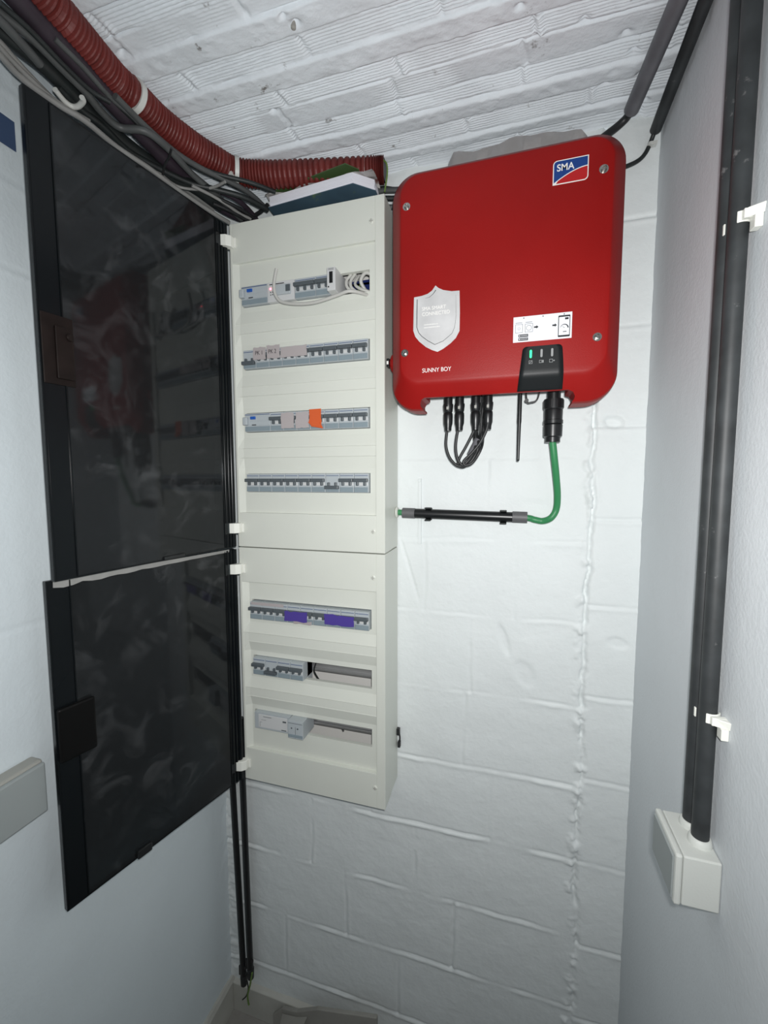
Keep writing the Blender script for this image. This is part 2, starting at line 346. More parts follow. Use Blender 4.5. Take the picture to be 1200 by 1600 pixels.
# ================================================================ distribution cabinets
CY = .909                                    # plane of the cabinet fronts
CX0, CX1 = -.6555, -.2685
PX0, PX1 = -.649, -.2895                     # recessed front panel
OX0, OX1 = -.6275, -.3045                    # module openings
def opening_rows(zs): return zs
def cabinet(name, label, z0, z1, pz0, pz1, rows, near, dz0, dz1, screws, clips, deeper):
    t = thing(name, label, 'electrical cabinet', ((CX0+CX1)/2, YW-.002, z0))
    T = .0025
    # back box and front cover frame
    m = MB(); bx0, bx1, bz0, bz1 = CX0+.0012, CX1-.0012, z0+.0012, z1-.0012; y0, y1 = .963, YW-.004
    m.box(bx0, bx0+T, y0, y1, bz0, bz1).box(bx1-T, bx1, y0, y1, bz0, bz1).box(bx0+T, bx1-T, y0, y1, bz0, bz0+T).box(bx0+T, bx1-T, y0, y1, bz1-T, bz1)
    m.box(bx0+T, bx1-T, y1-T, y1, bz0+T, bz1-T, 1)
    m.build('back_box', ['cream_plastic', 'inside_grey'], t)
    m = MB(); g = .0008
    m.box(CX0, CX0+T, CY+.003, .9625, z0+g, z1-g).box(CX1-T, CX1, CY+.003, .9625, z0+g, z1-g).box(CX0+T, CX1-T, CY+.003, .9625, z0+g, z0+T).box(CX0+T, CX1-T, CY+.003, .9625, z1-T, z1-g)
    m.box(CX0, PX0, CY, CY+.003, z0+g, z1-g).box(PX1, CX1, CY, CY+.003, z0+g, z1-g).box(PX0, PX1, CY, CY+.003, z0+g, pz0).box(PX0, PX1, CY, CY+.003, pz1, z1-g)
    m.build('cover_frame', 'cream_plastic', t, bevel=.0012)
    # front panel: sloped hoods above and below each opening, two fine ridges between the rows
    D, R = deeper; zz = [(pz0, CY+.001), (pz0+.0004, CY+D)]
    rows = sorted(rows)
    cuts = []
    for i, (a, b_) in enumerate(rows):
        if i > 0:
            mid = (rows[i-1][1]+a)/2; zz += [(mid-.0125, CY+R), (mid-.0118, CY+R-.0012), (mid-.0105, CY+R-.0006), (mid+.0105, CY+R-.0006), (mid+.0118, CY+R-.0012), (mid+.0125, CY+R)]
        zz += [(a-.012, CY+D), (a, CY+D), (b_, CY+D), (b_+.012, CY+D)]; cuts.append(len(zz)-3)
    zz += [(pz1-.0004, CY+D), (pz1, CY+.001)]
    m = MB(); xs = [(PX0, 0), (PX0+.014, 1), (OX0, 1), (OX1, 1), (PX1-.001, 1), (PX1, 0)]
    vs_ = []
    for z, y in zz:
        for x, k in xs: vs_.append((x, (y if k else CY+.001), z))
    fs = []; n = len(xs)
    for i in range(len(zz)-1):
        for k in range(n-1):
            if i in cuts and k == 2: continue
            fs.append((i*n+k, i*n+k+1, (i+1)*n+k+1, (i+1)*n+k))
    m.add(vs_, fs)
    for a, b_ in rows:                                            # returns of the openings
        e = .0016; y0, y1 = CY+D+.0002, CY+D+.010
        m.box(OX0-e, OX0, y0, y1, a-e, b_+e).box(OX1, OX1+e, y0, y1, a-e, b_+e).box(OX0, OX1, y0, y1, a-e, a).box(OX0, OX1, y0, y1, b_, b_+e)
    o = m.build('front_panel', 'cream_plastic', t)
    # mounting rails
    for a, b_ in rows:
        m = MB(); zm = (a+b_)/2
        m.prism([(CX0+.006, zm-.0175), (CX1-.006, zm-.0175), (CX1-.006, zm-.0125), (CX0+.006, zm-.0125)], .960, .961)
        m.box(CX0+.006, CX1-.006, .961, .968, zm-.0125, zm-.0115).box(CX0+.006, CX1-.006, .961, .968, zm+.0115, zm+.0125).box(CX0+.006, CX1-.006, .968, .969, zm-.0125, zm+.0125).box(CX0+.006, CX1-.006, .960, .961, zm+.0125, zm+.0175)
        m.build('mounting_rail', 'rail_metal', t)
    for x, z in screws:
        m = MB().lathe((x, CY+.0005, z), (0, -1, 0), [(0, .0058), (.0016, .0055), (.0026, .004), (.0028, 0.0001)], 20)
        m.box(x-.004, x+.004, CY-.0030, CY-.0024, z-.0007, z+.0007, 1).box(x-.0007, x+.0007, CY-.0031, CY-.0025, z-.004, z+.004, 1)
        m.build('cover_screw', ['cream_plastic', 'grey_box'], t, smooth=True)
    for z in clips:
        m = MB()
        m.zprism([(-.6745,.890),(-.668,.884),(-.652,.888),(-.643,.897),(-.643,CY),(-.658,CY),(-.660,.905),(-.6745,.900)], z-.0125, z+.0125)
        m.box(-.643, -.637, CY-.004, CY, z-.0115, z+.0115).box(-.6735, -.6675, .8845, .887, z-.008, z+.008)
        m.build('hinge_clip', 'cream_white', t, bevel=.0018)
    # smoked door, hinged on the left edge and swung wide open
    nx, ny = near; h0 = Vector((-.662, .902, 0)); n0 = Vector((nx, ny, 0)); dx = (n0-h0); Wd = dx.length; dx.normalize(); nrm = Vector((-dx.y, dx.x, 0))
    if nrm.x < 0: nrm = -nrm                                        # towards the room
    def P(u, d, z): q = h0+dx*u+nrm*d; return (q.x, q.y, z)
    def bx(m, u0, u1, d0, d1, a, b_, mi=0):
        return m.add([P(u0,d0,a),P(u1,d0,a),P(u1,d1,a),P(u0,d1,a),P(u0,d0,b_),P(u1,d0,b_),P(u1,d1,b_),P(u0,d1,b_)], [(0,3,2,1),(4,5,6,7),(0,1,5,4),(1,2,6,5),(2,3,7,6),(3,0,4,7)], mi)
    m = MB(); bx(m, .004, Wd, -.0015, .0015, dz0, dz1); dr = m.build('door', 'smoked_plastic', t)
    m = MB(); fr = MB()
    bx(fr, Wd-.003, Wd, -.009, .0017, dz0, dz1); bx(fr, .004, Wd-.003, -.009, .0017, dz1-.003, dz1); bx(fr, .004, Wd-.003, -.009, .0017, dz0, dz0+.003)
    bx(fr, Wd-.036, Wd-.034, .0015, .0040, dz0+.003, dz1-.003); bx(fr, .032, .0335, .0015, .0035, dz0+.003, dz1-.003)
    bx(fr, Wd-.034, Wd-.003, .0015, .0021, dz0+.003, dz1-.003)
    for s_ in ('frame',): pass
    f_ = fr.build('door_frame', 'door_frame_black', dr)
    m = MB(); prev = dz0+.002                                       # hinge barrel with gaps at the clips
    for z in sorted(clips)+[None]:
        a, b_ = prev, (z-.014 if z else dz1-.002)
        if b_-a > .01:
            q = P(.004, .001, a); m.lathe(q, (0, 0, 1), [(0, .0065), (b_-a, .0065)], 20)
            q = P(.016, .003, a); m.lathe(q, (0, 0, 1), [(0, .0030), (b_-a, .0030)], 14)
            q = P(.026, .002, a); m.lathe(q, (0, 0, 1), [(0, .0028), (b_-a, .0028)], 14)
            bx(m, .004, .030, .0012, .0026, a, b_)
        prev = z+.014 if z else 0
    m.build('hinge_barrel', 'door_frame_black', dr, smooth=True)
    return t, dr, P, bx, Wd
zA = ZC
rowsA = [(.4110,.4575),(.2630,.3095),(.1125,.1600),(-.0340,.0115)]
rowsB = [(-.3565,-.3085),(-.5020,-.4560),(-.6480,-.6025)]
up_ = lambda rs: [(a+zA, b_+zA) for a, b_ in rs]
cabU, doorU, PU, bxU, WU = cabinet('distribution_cabinet', 'tall upper cream distribution cabinet with four rows of breakers and open smoked door', zA-.1725, zA+.6055, zA-.0855, zA+.5135, up_(rowsA),
    (-.727, .507), zA-.1722, zA+.602, [(-.2975, zA+.553), (-.2955, zA-.122)], [zA+.560, zA-.124], (.0070, .0040))
cabL, doorL, PL, bxL, WL = cabinet('distribution_cabinet', 'lower cream distribution cabinet with purple taped breakers in its top row', zA-.7945, zA-.1735, zA-.7065, zA-.2625, up_(rowsB),
    (-.7600, .5145), zA-.7905, zA-.1765, [(-.2965, zA-.229), (-.2935, zA-.742)], [zA-.2275, zA-.7480], (.0105, .0030))
# door latches
m = MB(); bxU(m, WU-.050, WU-.002, .0018, .0045, zA+.155, zA+.268); bxU(m, WU-.046, WU-.020, .0045, .0095, zA+.165, zA+.250)
q = PU(WU-.040, .0095, zA+.235); m.lathe(q, (1, .15, 0), [(0, .007), (.004, .006)], 18)
l = m.build('latch', 'latch_brown', doorU, bevel=.002); 
m = MB(); bxL(m, WL-.062, WL-.002, .0018, .011, zA-.505, zA-.405); l = m.build('latch', 'latch_black', doorL, bevel=.004)
m = MB(); bxL(m, .245, .275, .0018, .009, zA-.790, zA-.772); m.build('door_stop', 'black_plastic', doorL, bevel=.002)
m = MB(); bxU(m, .150, .200, .0018, .006, zA-.171, zA-.164); m.build('door_stop', 'black_plastic', doorU, bevel=.001)
m = MB(); pts = []
n = 24
for i in range(n+1):
    u = .02+(WL-.03)*i/n; a = zA-.1790-(.0035+.006*abs(math.sin(i*.9))*(i/n)**2+.004*(i/n)); pts.append((u, a))
vv = []; ff = []
for u, a in pts: vv += [PL(u, .0022, a), PL(u, .0032, zA-.1760)]
for i in range(n): ff.append((2*i, 2*i+2, 2*i+3, 2*i+1))
m.add(vv, ff); fo = m.build('protective_film', 'pale_cable', doorL); so = fo.modifiers.new('t', 'SOLIDIFY'); so.thickness = .0006

# ================================================================ modules on the rails
FY = .904                                                         # nose face of a breaker
def breaker_proto(mods, state):
    """one modular breaker: nose body, label line, toggle bar with stalks, terminal cover"""
    wd = mods*.01772
    t = bpy.data.objects.new('circuit_breaker', None); COL.objects.link(t); t.empty_display_size = .02
    m = MB(); m.box(.0004, wd-.0004, .002, .054, .0006, .0444); m.box(.0004, wd-.0004, .026, .055, -.016, .061)
    m.build('body', 'module_grey', t, bevel=.0008)
    m = MB(); m.box(.0018, wd-.0018, .0012, .004, .0388, .0402, 0); 
    m.build('label_strip', 'label_blue', t)
    zb = .0250 if state else .0085
    m = MB(); m.box(.0006, wd-.0006, -.0085, .0004, zb, zb+.0080)
    for k in range(mods):
        x = (k+.5)*.01772
        if state: m.box(x-.0028, x+.0028, -.0035, .0025, zb-.0085, zb+.001)
        else: m.box(x-.0028, x+.0028, -.0035, .0025, zb+.007, zb+.0155)
    m.build('toggle', 'dark_grey', t, bevel=.0012)
    m = MB(); m.box(.0012, wd-.0012, .0002, .004, .0018, .0128)
    if state:
        for k in range(mods):
            x = (k+.5)*.01772; m.box(x+.0040, x+.0125 if k < mods-1 else x+.0072, .0008, .004, .0165, .0235, 1)
    m.build('terminal_cover', ['module_cover', 'module_light'], t, bevel=.0005)
    return t
def copy_tree(o, parent=None):
    c = o.copy(); COL.objects.link(c); c.parent = parent
    for ch in list(o.children): copy_tree(ch, c)
    return c
protos = {}
ORD = ['leftmost', 'second from the left', 'third from the left', 'fourth from the left', 'fifth from the left', 'sixth from the left', 'seventh from the left', 'eighth from the left', 'rightmost']
ROWN = {1:'top row', 2:'second row', 3:'third row', 4:'fourth row', 5:'fifth row', 6:'sixth row', 7:'bottom row'}
def breaker(x, z, mods, state, label, group):
    k = (mods, state)
    if k not in protos: t = protos[k] = breaker_proto(mods, state)
    else: t = copy_tree(protos[k])
    t.location = (x, FY, z); tag(t, label, 'circuit breaker', group); return t
MW = .01772
def row_z(r): return ZC+(rowsA+rowsB)[r-1][0]+.0004
X0 = -.6245
# row 2
for k in range(9):
    st = k != 0
    extra = {0:' with its toggle down', 1:' under a beige tape marked PK1', 2:' under a beige tape marked PK2', 3:' under plain beige tape', 4:' under plain beige tape'}.get(k, ' with dark toggle up')
    breaker(X0+k*2*MW, row_z(2), 2, st, 'grey breaker, %s in the second row%s' % (ORD[k], extra), 'breakers in the second row')
# row 3: a wide residual current device first, then seven breakers
for k in range(7):
    extra = {1:' under beige tape', 2:' under beige tape', 3:' wrapped in orange tape'}.get(k, ' with dark toggle up')
    breaker(X0+(4+k*2)*MW, row_z(3), 2, True, 'grey two-pole breaker, %s after the wide device in the third row%s' % (['first','second','third','fourth','fifth','sixth','last'][k], extra), 'breakers in the third row')
for k in range(9):
    st = k != 6
    breaker(X0+k*2*MW, row_z(4), 2, st, 'grey two-pole breaker, %s in the fourth row, toggle %s' % (ORD[k], 'up' if st else 'down, the only one'), 'breakers in the fourth row')
for k in range(9):
    extra = {3:' under the left purple tape', 4:' beside the left purple tape', 6:' under the right purple tape', 7:' under the right purple tape'}.get(k, '')
    breaker(X0+k*2*MW-.0005, row_z(5), 2, True, 'grey two-pole breaker, %s in the fifth row%s' % (ORD[k], extra), 'breakers in the fifth row')
for k in range(4):
    st = k != 1
    breaker(X0+.004+k*2*MW, row_z(6), 2, st, 'grey two-pole breaker, %s of the four in the sixth row%s' % (['leftmost','second','third','rightmost'][k], '' if st else ', its toggle down'), 'breakers in the sixth row')
breaker(X0+8*MW, row_z(1), 3, True, 'grey three-pole breaker in the top row beside the light meter module', 'breakers in the top row')
breaker(X0+11*MW, row_z(1), 2, True, 'grey two-pole breaker in the top row left of the protruding tall module', 'breakers in the top row')
# residual current devices (four modules wide, blue test button)
def rcd(x, z, label):
    t = thing('residual_current_device', label, 'residual current device', (x, FY, z), 'wide devices with a blue button'); wd = 4*MW; y = FY
    m = MB(); m.box(x+.0004, x+wd-.0004, y+.002, y+.054, z+.0006, z+.0444); m.box(x+.0004, x+wd-.0004, y+.026, y+.055, z-.016, z+.061); m.box(x+.014, x+wd-.001, y+.0006, y+.004, z+.0150, z+.0262)
    m.build('body', 'module_grey', t, bevel=.0008)
    MB().box(x+.001, x+wd-.002, y+.0008, y+.004, z+.0405, z+.0420).build('label_strip', 'label_blue', t)
    MB().box(x+.016, x+.030, y-.0012, y+.004, z+.0300, z+.0370).build('test_button', 'blue_button', t, bevel=.0008)
    MB().box(x+.020, x+.032, y+.0002, y+.004, z+.0155, z+.0175).build('test_mark', 'print_black', t)
    MB().box(x-.0010, x+.011, y-.008, y+.003, z+.0160, z+.0350).build('toggle', 'module_grey', t, bevel=.002)
    MB().box(x+.0012, x+wd-.0012, y+.0002, y+.004, z+.0018, z+.0128).build('terminal_cover', 'module_cover', t, bevel=.0005)
    return t
rcd(X0, row_z(1), 'wide grey device with blue button at the left end of the top row')
rcd(X0, row_z(3), 'wide grey device with blue button at the left end of the third row')
# light grey meter module with a glowing red lamp
x, z, y = X0+4*MW, row_z(1), FY; wd = 4*MW
t = thing('control_module', 'light grey module with glowing red lamp and small window in the top row', 'electrical module', (x, y, z))
MB().box(x+.0004, x+wd-.0004, y+.001, y+.054, z+.0002, z+.0446).build('body', 'module_light', t, bevel=.0008)
MB().box(x+.006, x+.044, y+.0004, y+.003, z+.0385, z+.0402).build('printed_line', 'print_black', t)
MB().lathe((x+.0085, y+.002, z+.0300), (0, -1, 0), [(0, .0026), (.0018, .0024), (.0026, .0012)], 16).build('indicator_lamp', 'red_led', t, smooth=True)
m = MB(); m.box(x+.022, x+.062, y-.0035, y+.003, z+.0130, z+.0360); m.build('hatch', 'module_grey', t, bevel=.002)
MB().box(x+.050, x+.0615, y-.0045, y-.002, z+.0180, z+.0330).build('selector', 'dark_grey', t, bevel=.001)
m = MB()
for q in ((.009,.022),(.014,.022),(.009,.016),(.014,.0165)): m.box(x+q[0]-.001, x+q[0]+.001, y+.0002, y+.003, z+q[1]-.001, z+q[1]+.001)
m.build('printed_marks', 'print_black', t)
# tall protruding slim module
x, z = X0+13*MW, row_z(1)
t = thing('relay_module', 'slim grey module standing proud with a black window in the top row', 'electrical module', (x, y, z))
MB().box(x+.0005, x+.0205, y-.018, y+.054, z-.0005, z+.0485).build('body', 'module_light', t, bevel=.0012)
MB().box(x+.0065, x+.0145, y-.0186, y-.016, z+.0150, z+.0390).build('window', 'screen_black', t)
m = MB(); m.box(x+.003, x+.0058, y-.0186, y-.016, z+.006, z+.009); m.box(x+.004, x+.017, y-.0184, y-.016, z+.0425, z+.0432).box(x+.004, x+.017, y-.0184, y-.016, z+.0450, z+.0457)
m.build('printed_marks', 'print_black', t)
# bottom row devices
x, z = X0+.003, row_z(7)
t = thing('meter_module', 'wide flat grey module at the left end of the bottom row', 'electrical module', (x, FY, z)); wd = 5.7*MW
MB().box(x, x+wd, y+.004, y+.054, z+.0006, z+.0446).build('body', 'module_grey', t, bevel=.0008)
m = MB(); m.box(x+.012, x+wd-.006, y+.0030, y+.006, z+.0055, z+.0400); m.build('face_plate', 'module_light', t, bevel=.0006)
m = MB()
for a in ((.026,.050,.0345,.0355),(.082,.092,.028,.032),(.078,.092,.0065,.0085),(.020,.034,.026,.0265),(.016,.0165,.008,.020),(.016,.022,.0195,.020)): m.box(x+a[0], x+a[1], y+.0026, y+.004, z+a[2], z+a[3])
m.build('printed_marks', 'dark_grey', t)
x = x+wd+.002
t = thing('terminal_module', 'small grey two-pole terminal module in the bottom row beside the wide one', 'electrical module', (x, FY, z)); wd = 2.35*MW
m = MB(); m.box(x, x+wd, y-.008, y+.054, z-.001, z+.0445); m.build('body', 'module_grey', t, bevel=.0010)
m = MB(); m.box(x+.001, x+wd-.001, y-.0086, y-.006, z+.0385, z+.0392).box(x+wd/2-.0003, x+wd/2+.0003, y-.0086, y-.006, z+.001, z+.030)
for q in (.25, .65): m.lathe((x+wd*q, y-.007, z+.026), (0, -1, 0), [(0, .0022), (.0016, .0020)], 12)
m.build('terminal_mark', 'dark_grey', t)
MB().box(x+.001, x+wd-.001, y-.0095, y-.006, z+.0030, z+.0100).build('terminal_cover', 'module_cover', t, bevel=.0006)
# adhesive tapes
def tape(pts, y, m_, label, thick=.0007, group=None):
    """crinkled strip: outline in x, z with depth following the breakers"""
    m = MB(); m.prism(pts, y-thick, y); o = m.build('adhesive_tape', m_); return tag(o, label, 'tape', group)
def rag(x0, x1, z0, z1, a=.0012):
    p = []; n = 7
    for i in range(n): p.append((x0+(x1-x0)*i/n, z0+random.uniform(-a, a)))
    for i in range(3): p.append((x1+random.uniform(-a, a), z0+(z1-z0)*i/3))
    for i in range(n): p.append((x1-(x1-x0)*i/n, z1+random.uniform(-a, a)))
    for i in range(3): p.append((x0+random.uniform(-a, a), z1-(z1-z0)*i/3))
    return p
z2 = row_z(2)
t1 = tape(rag(X0+.0350, X0+.0690, z2+.0170, z2+.0450), FY-.0092, 'tape_beige', 'torn beige tape with PK1 handwritten in black in the second row', .0006, 'handwritten tapes')
text('handwriting', 'PK 1', .0135, (X0+.0405, FY-.0101, z2+.0275), 'print_black', t1, bold=-.0001, sx=.82)
t2 = tape(rag(X0+.0720, X0+.1060, z2+.0170, z2+.0468), FY-.0092, 'tape_beige', 'torn beige tape with PK2 handwritten in black in the second row', .0006, 'handwritten tapes')
text('handwriting', 'PK 2', .0135, (X0+.0760, FY-.0101, z2+.0280), 'print_black', t2, bold=-.0001, sx=.82)
tape(rag(X0+.1080, X0+.1750, z2+.0165, z2+.0400), FY-.0092, 'tape_beige', 'plain beige tape across two breakers in the second row', .0006)
z3 = row_z(3)
tape(rag(X0+.1062, X0+.1390, z3+.0040, z3+.0400), FY-.0092, 'tape_beige', 'plain beige tape left of centre in the third row')
tape(rag(X0+.1440, X0+.1780, z3+.0040, z3+.0400), FY-.0092, 'tape_beige', 'plain beige tape touching the orange tape in the third row')
m = MB(); q = [(X0+.1790,z3+.0450),(X0+.2090,z3+.0455),(X0+.2085,z3+.0250),(X0+.2100,z3+.0180),(X0+.2090,z3+.0100),(X0+.2140,z3+.0005),(X0+.1850,z3+.0060),(X0+.1775,z3+.0150),(X0+.1800,z3+.0260)]
m.prism(q, FY-.0100, FY-.0092); m.prism([(X0+.1760,z3+.0160),(X0+.2050,z3+.0145),(X0+.2100,z3+.0080),(X0+.2080,z3+.0040),(X0+.1900,z3+.0070)], FY-.0125, FY-.0108)
tag(m.build('adhesive_tape', 'tape_orange'), 'crumpled orange tape wrapped over a breaker in the third row', 'tape')
z5 = row_z(5)
tape(rag(X0+.1030, X0+.1650, z5+.0100, z5+.0330, .0020), FY-.0092, 'tape_purple', 'purple tape over a breaker left of centre in the fifth row', .0007, 'purple tapes')
tape(rag(X0+.2110, X0+.2860, z5+.0110, z5+.0355, .0018), FY-.0092, 'tape_purple', 'wider purple tape over two breakers right of centre in the fifth row', .0007, 'purple tapes')
tape(rag(X0+.1230, X0+.1730, z5+.0010, z5+.0085, .0012), FY-.0006, 'tape_beige', 'pale paper tape below the left purple tape in the fifth row', .0006)
tape(rag(X0+.0040, X0+.0960, z5+.0375, z5+.0445, .0006), FY+.0010, 'tape_beige', 'long pale label along the breaker tops at the left of the fifth row', .0005)

# wiring in the free end of the top row
z1 = row_z(1)
m = MB(); m.box(-.362, -.306, .960, .975, z1+.006, z1+.046); m.box(-.352, -.340, .957, .962, z1+.012, z1+.020, 1)
tag(m.build('terminal_block', ['wire_blue', 'dark_grey']), 'dark blue terminal block inside the open end of the top row', 'terminal block')
for k, (pts, r, mm, lb) in enumerate([
    ([(-.352,.93,z1+.048),(-.362,.925,z1+.034),(-.360,.922,z1+.018),(-.346,.925,z1+.004),(-.340,.935,z1-.006)], .0036, 'white_cable', 'white wire hanging leftmost in the open end of the top row'),
    ([(-.343,.93,z1+.048),(-.352,.925,z1+.032),(-.350,.922,z1+.016),(-.336,.925,z1+.003),(-.330,.935,z1-.006)], .0036, 'white_cable', 'white wire second from the left in the open end of the top row'),
    ([(-.338,.94,z1+.048),(-.344,.93,z1+.026),(-.330,.925,z1+.012),(-.312,.930,z1+.006),(-.300,.94,z1+.004)], .0034, 'white_cable', 'white wire sweeping right in the open end of the top row'),
    ([(-.322,.94,z1+.012),(-.330,.93,z1+.030),(-.318,.925,z1+.044),(-.304,.93,z1+.040),(-.300,.94,z1+.030)], .0042, 'white_cable', 'white wire looped at the right end of the top row'),
    ([(-.336,.95,z1+.048),(-.334,.94,z1+.030),(-.340,.94,z1+.012),(-.334,.95,z1-.004)], .0018, 'wire_green', 'thin green wire behind the white ones in the top row'),
    ([(-.300,.95,z1+.012),(-.318,.94,z1+.013),(-.336,.94,z1+.009),(-.345,.95,z1+.008)], .0022, 'dark_cable', 'black wire low in the open end of the top row')]):
    tag(MB().tube(pts, r, 10).build('wire', mm, smooth=True), lb, 'wire', 'wires in the open end of the top row')
loose = [(-0.2947, 0.8880, ZC+0.4000), (-0.3208, 0.8880, ZC+0.4045), (-0.3430, 0.8880, ZC+0.4046), (-0.3685, 0.8880, ZC+0.3997), (-0.3991, 0.8880, ZC+0.3938), (-0.4271, 0.8880, ZC+0.3902), (-0.4587, 0.8880, ZC+0.3911), (-0.4908, 0.8880, ZC+0.3962), (-0.5119, 0.8880, ZC+0.4043), (-0.5231, 0.8880, ZC+0.4197), (-0.5260, 0.8880, ZC+0.4370), (-0.5239, 0.8880, ZC+0.4536), (-0.5184, 0.8880, ZC+0.4753)]
loose[0] = (-.300, .935, loose[0][2]+.004); loose[1] = (loose[1][0], .903, loose[1][2])
tag(MB().tube(loose, .0036, 12).build('loose_cable', 'white_cable', smooth=True), 'loose pale grey cable hooked out of the top row of breakers', 'cable')
# wires behind the free openings below
tag(MB().tube([(-.470,.955,ZC-.44),(-.462,.945,ZC-.465),(-.468,.945,ZC-.49),(-.458,.955,ZC-.52)], .0018, 8).build('wire', 'dark_cable', smooth=True), 'black wire hanging beside the last breaker of the sixth row', 'wire')
tag(MB().tube([(-.446,.985,ZC-.60),(-.425,.985,ZC-.63),(-.405,.985,ZC-.665)], .0022, 8).build('wire', 'grey_cable', smooth=True), 'grey wire slanting across the open end of the bottom row', 'wire')

# ================================================================ solar inverter
IX0, IX1, IZ0, IZ1 = -.2462, .1895, ZC+.1425, ZC+.6215
YB, YF = .888, .860
inv = thing('solar_inverter', 'red wall-mounted solar inverter with grey shield emblem and small black display', 'inverter', (-.028, YW, IZ0))
def rrect(x0, x1, z0, z1, r, n=10):
    p = []
    for cx, cz, a0 in ((x1-r, z0+r, -PI/2), (x1-r, z1-r, 0), (x0+r, z1-r, PI/2), (x0+r, z0+r, PI)):
        for k in range(n+1): a = a0+PI/2*k/n; p.append((cx+r*math.cos(a), cz+r*math.sin(a)))
    return p
OUT = rrect(IX0, IX1, IZ0, IZ1, .054, 12); INN = rrect(-.2185, .1620, ZC+.198, ZC+.594, .036, 12)
PROF = [(-.01, .940), (0, .936), (0, .903), (.015, .8965), (.06, .8915), (.82, YF+.0042), (.90, YF+.0016), (.96, YF+.0004), (1, YF)]   # t: outer outline .. inner outline, y
def cover_y(t):
    for (a, ya), (b_, yb) in zip(PROF[2:], PROF[3:]):
        if a <= t <= b_: return ya+(yb-ya)*(t-a)/(b_-a)
    return YF
bm = bmesh.new(); rings = []
for t_, y_ in PROF:
    rings.append([bm.verts.new((o_[0]*(1-t_)+i_[0]*t_, y_, o_[1]*(1-t_)+i_[1]*t_)) for o_, i_ in zip(OUT, INN)])
for a, b_ in zip(rings, rings[1:]):
    for k in range(len(a)): bm.faces.new((a[k], a[(k+1)%len(a)], b_[(k+1)%len(a)], b_[k]))
bm.faces.new(rings[-1]); bm.faces.new(rings[0][::-1]); bmesh.ops.recalc_face_normals(bm, faces=bm.faces)
me = bpy.data.meshes.new('cover'); bm.to_mesh(me); bm.free()
shell = bpy.data.objects.new('cover', me); COL.objects.link(shell)
nz = ZC+.1665; notch = [(-.1755, ZC+.10), (-.1790, ZC+.146), (-.1830, ZC+.1500), (-.1835, ZC+.1560), (-.1800, ZC+.1630), (-.1730, nz), (.1030, nz), (.1120, ZC+.1625), (.1160, ZC+.1555), (.1150, ZC+.1500), (.1120, ZC+.1460), (.1105, ZC+.10)]
ct = MB().prism(notch, .80, 1.0).box(-.172, .104, .8865, 1.0, ZC+.12, ZC+.215).build('cut', 'panel_black'); bo = shell.modifiers.new('b', 'BOOLEAN'); bo.object = ct; bo.operation = 'DIFFERENCE'; bo.solver = 'EXACT'; bo.use_self = True
bpy.context.view_layer.update(); dg = bpy.context.evaluated_depsgraph_get()
me2 = bpy.data.meshes.new_from_object(shell.evaluated_get(dg)); shell.modifiers.clear(); shell.data = me2; bpy.data.objects.remove(ct)
me2.name = 'cover'; me2.transform(Matrix.Translation(-inv.location)); shell.parent = inv; me2.materials.clear(); me2.materials.append(MATS['inverter_red'])
me2.polygons.foreach_set('use_smooth', [True]*len(me2.polygons)); me2.set_sharp_from_angle(angle=math.radians(28))
m = MB(); m.prism(rrect(IX0+.012, IX1-.012, ZC+.198, IZ1-.016, .03, 6), .9405, 1.012); m.box(-.16, .10, 1.012, 1.030, ZC+.25, ZC+.56)
m.build('housing', 'inverter_body', inv, bevel=.003)
m = MB()
for i in range(9): m.box(IX0+.03+i*.045, IX0+.035+i*.045, .955, 1.008, IZ1-.016, IZ1-.008)
m.build('cooling_fins', 'inverter_body', inv)
for x, z in ((-.2080, .5385), (.1470, .5390), (.1465, .2535), (-.2110, .2550)):
    m = MB().lathe((x, YF+.001, ZC+z), (0, -1, 0), [(0, .0078), (.0012, .0076), (.0012, .0050), (.0042, .0046), (.0048, .0030), (.0030, .0024), (.0030, .0001)], 20)
    m.build('screw', 'steel', inv, smooth=True)
# black display area following the cover over its lower edge
def strip(pts_z, fl, fr, off, n=6):
    m = MB(); vs_ = []; fs = []
    for z in pts_z:
        t_ = min(1, max(0, (z-IZ0)/(ZC+.198-IZ0))); y = cover_y(t_)-off
        for k in range(n+1): vs_.append((fl(z)+(fr(z)-fl(z))*k/n, y, z))
    for i in range(len(pts_z)-1):
        for k in range(n): fs.append((i*(n+1)+k, i*(n+1)+k+1, (i+1)*(n+1)+k+1, (i+1)*(n+1)+k))
    m.add(vs_, fs); return m
zt = ZC+.2465; zbm = ZC+.1672
def fl(z):
    t_ = (z-zbm)/(zt-zbm); x = .0105+.0085*t_; c = zt-z
    if c < .007: x += .007-math.sqrt(max(0, .007**2-(.007-c)**2))
    return x
def fr(z):
    t_ = (z-zbm)/(zt-zbm); x = .0925-.0045*t_**2; c = zt-z
    if c < .007: x -= .007-math.sqrt(max(0, .007**2-(.007-c)**2))
    return x
zl = [zbm+(ZC+.198-zbm)*k/10 for k in range(10)]+[ZC+.198+(zt-.007-ZC-.198)*k/6 for k in range(6)]+[zt-.007+.007*math.sin(PI/2*k/8) for k in range(9)]
dp = strip(zl, fl, fr, .0012, 8).build('display_panel', 'panel_black', inv); so = dp.modifiers.new('t', 'SOLIDIFY'); so.thickness = .001; so.offset = -1
dp.data.polygons.foreach_set('use_smooth', [True]*len(dp.data.polygons))
YD = YF-.0012
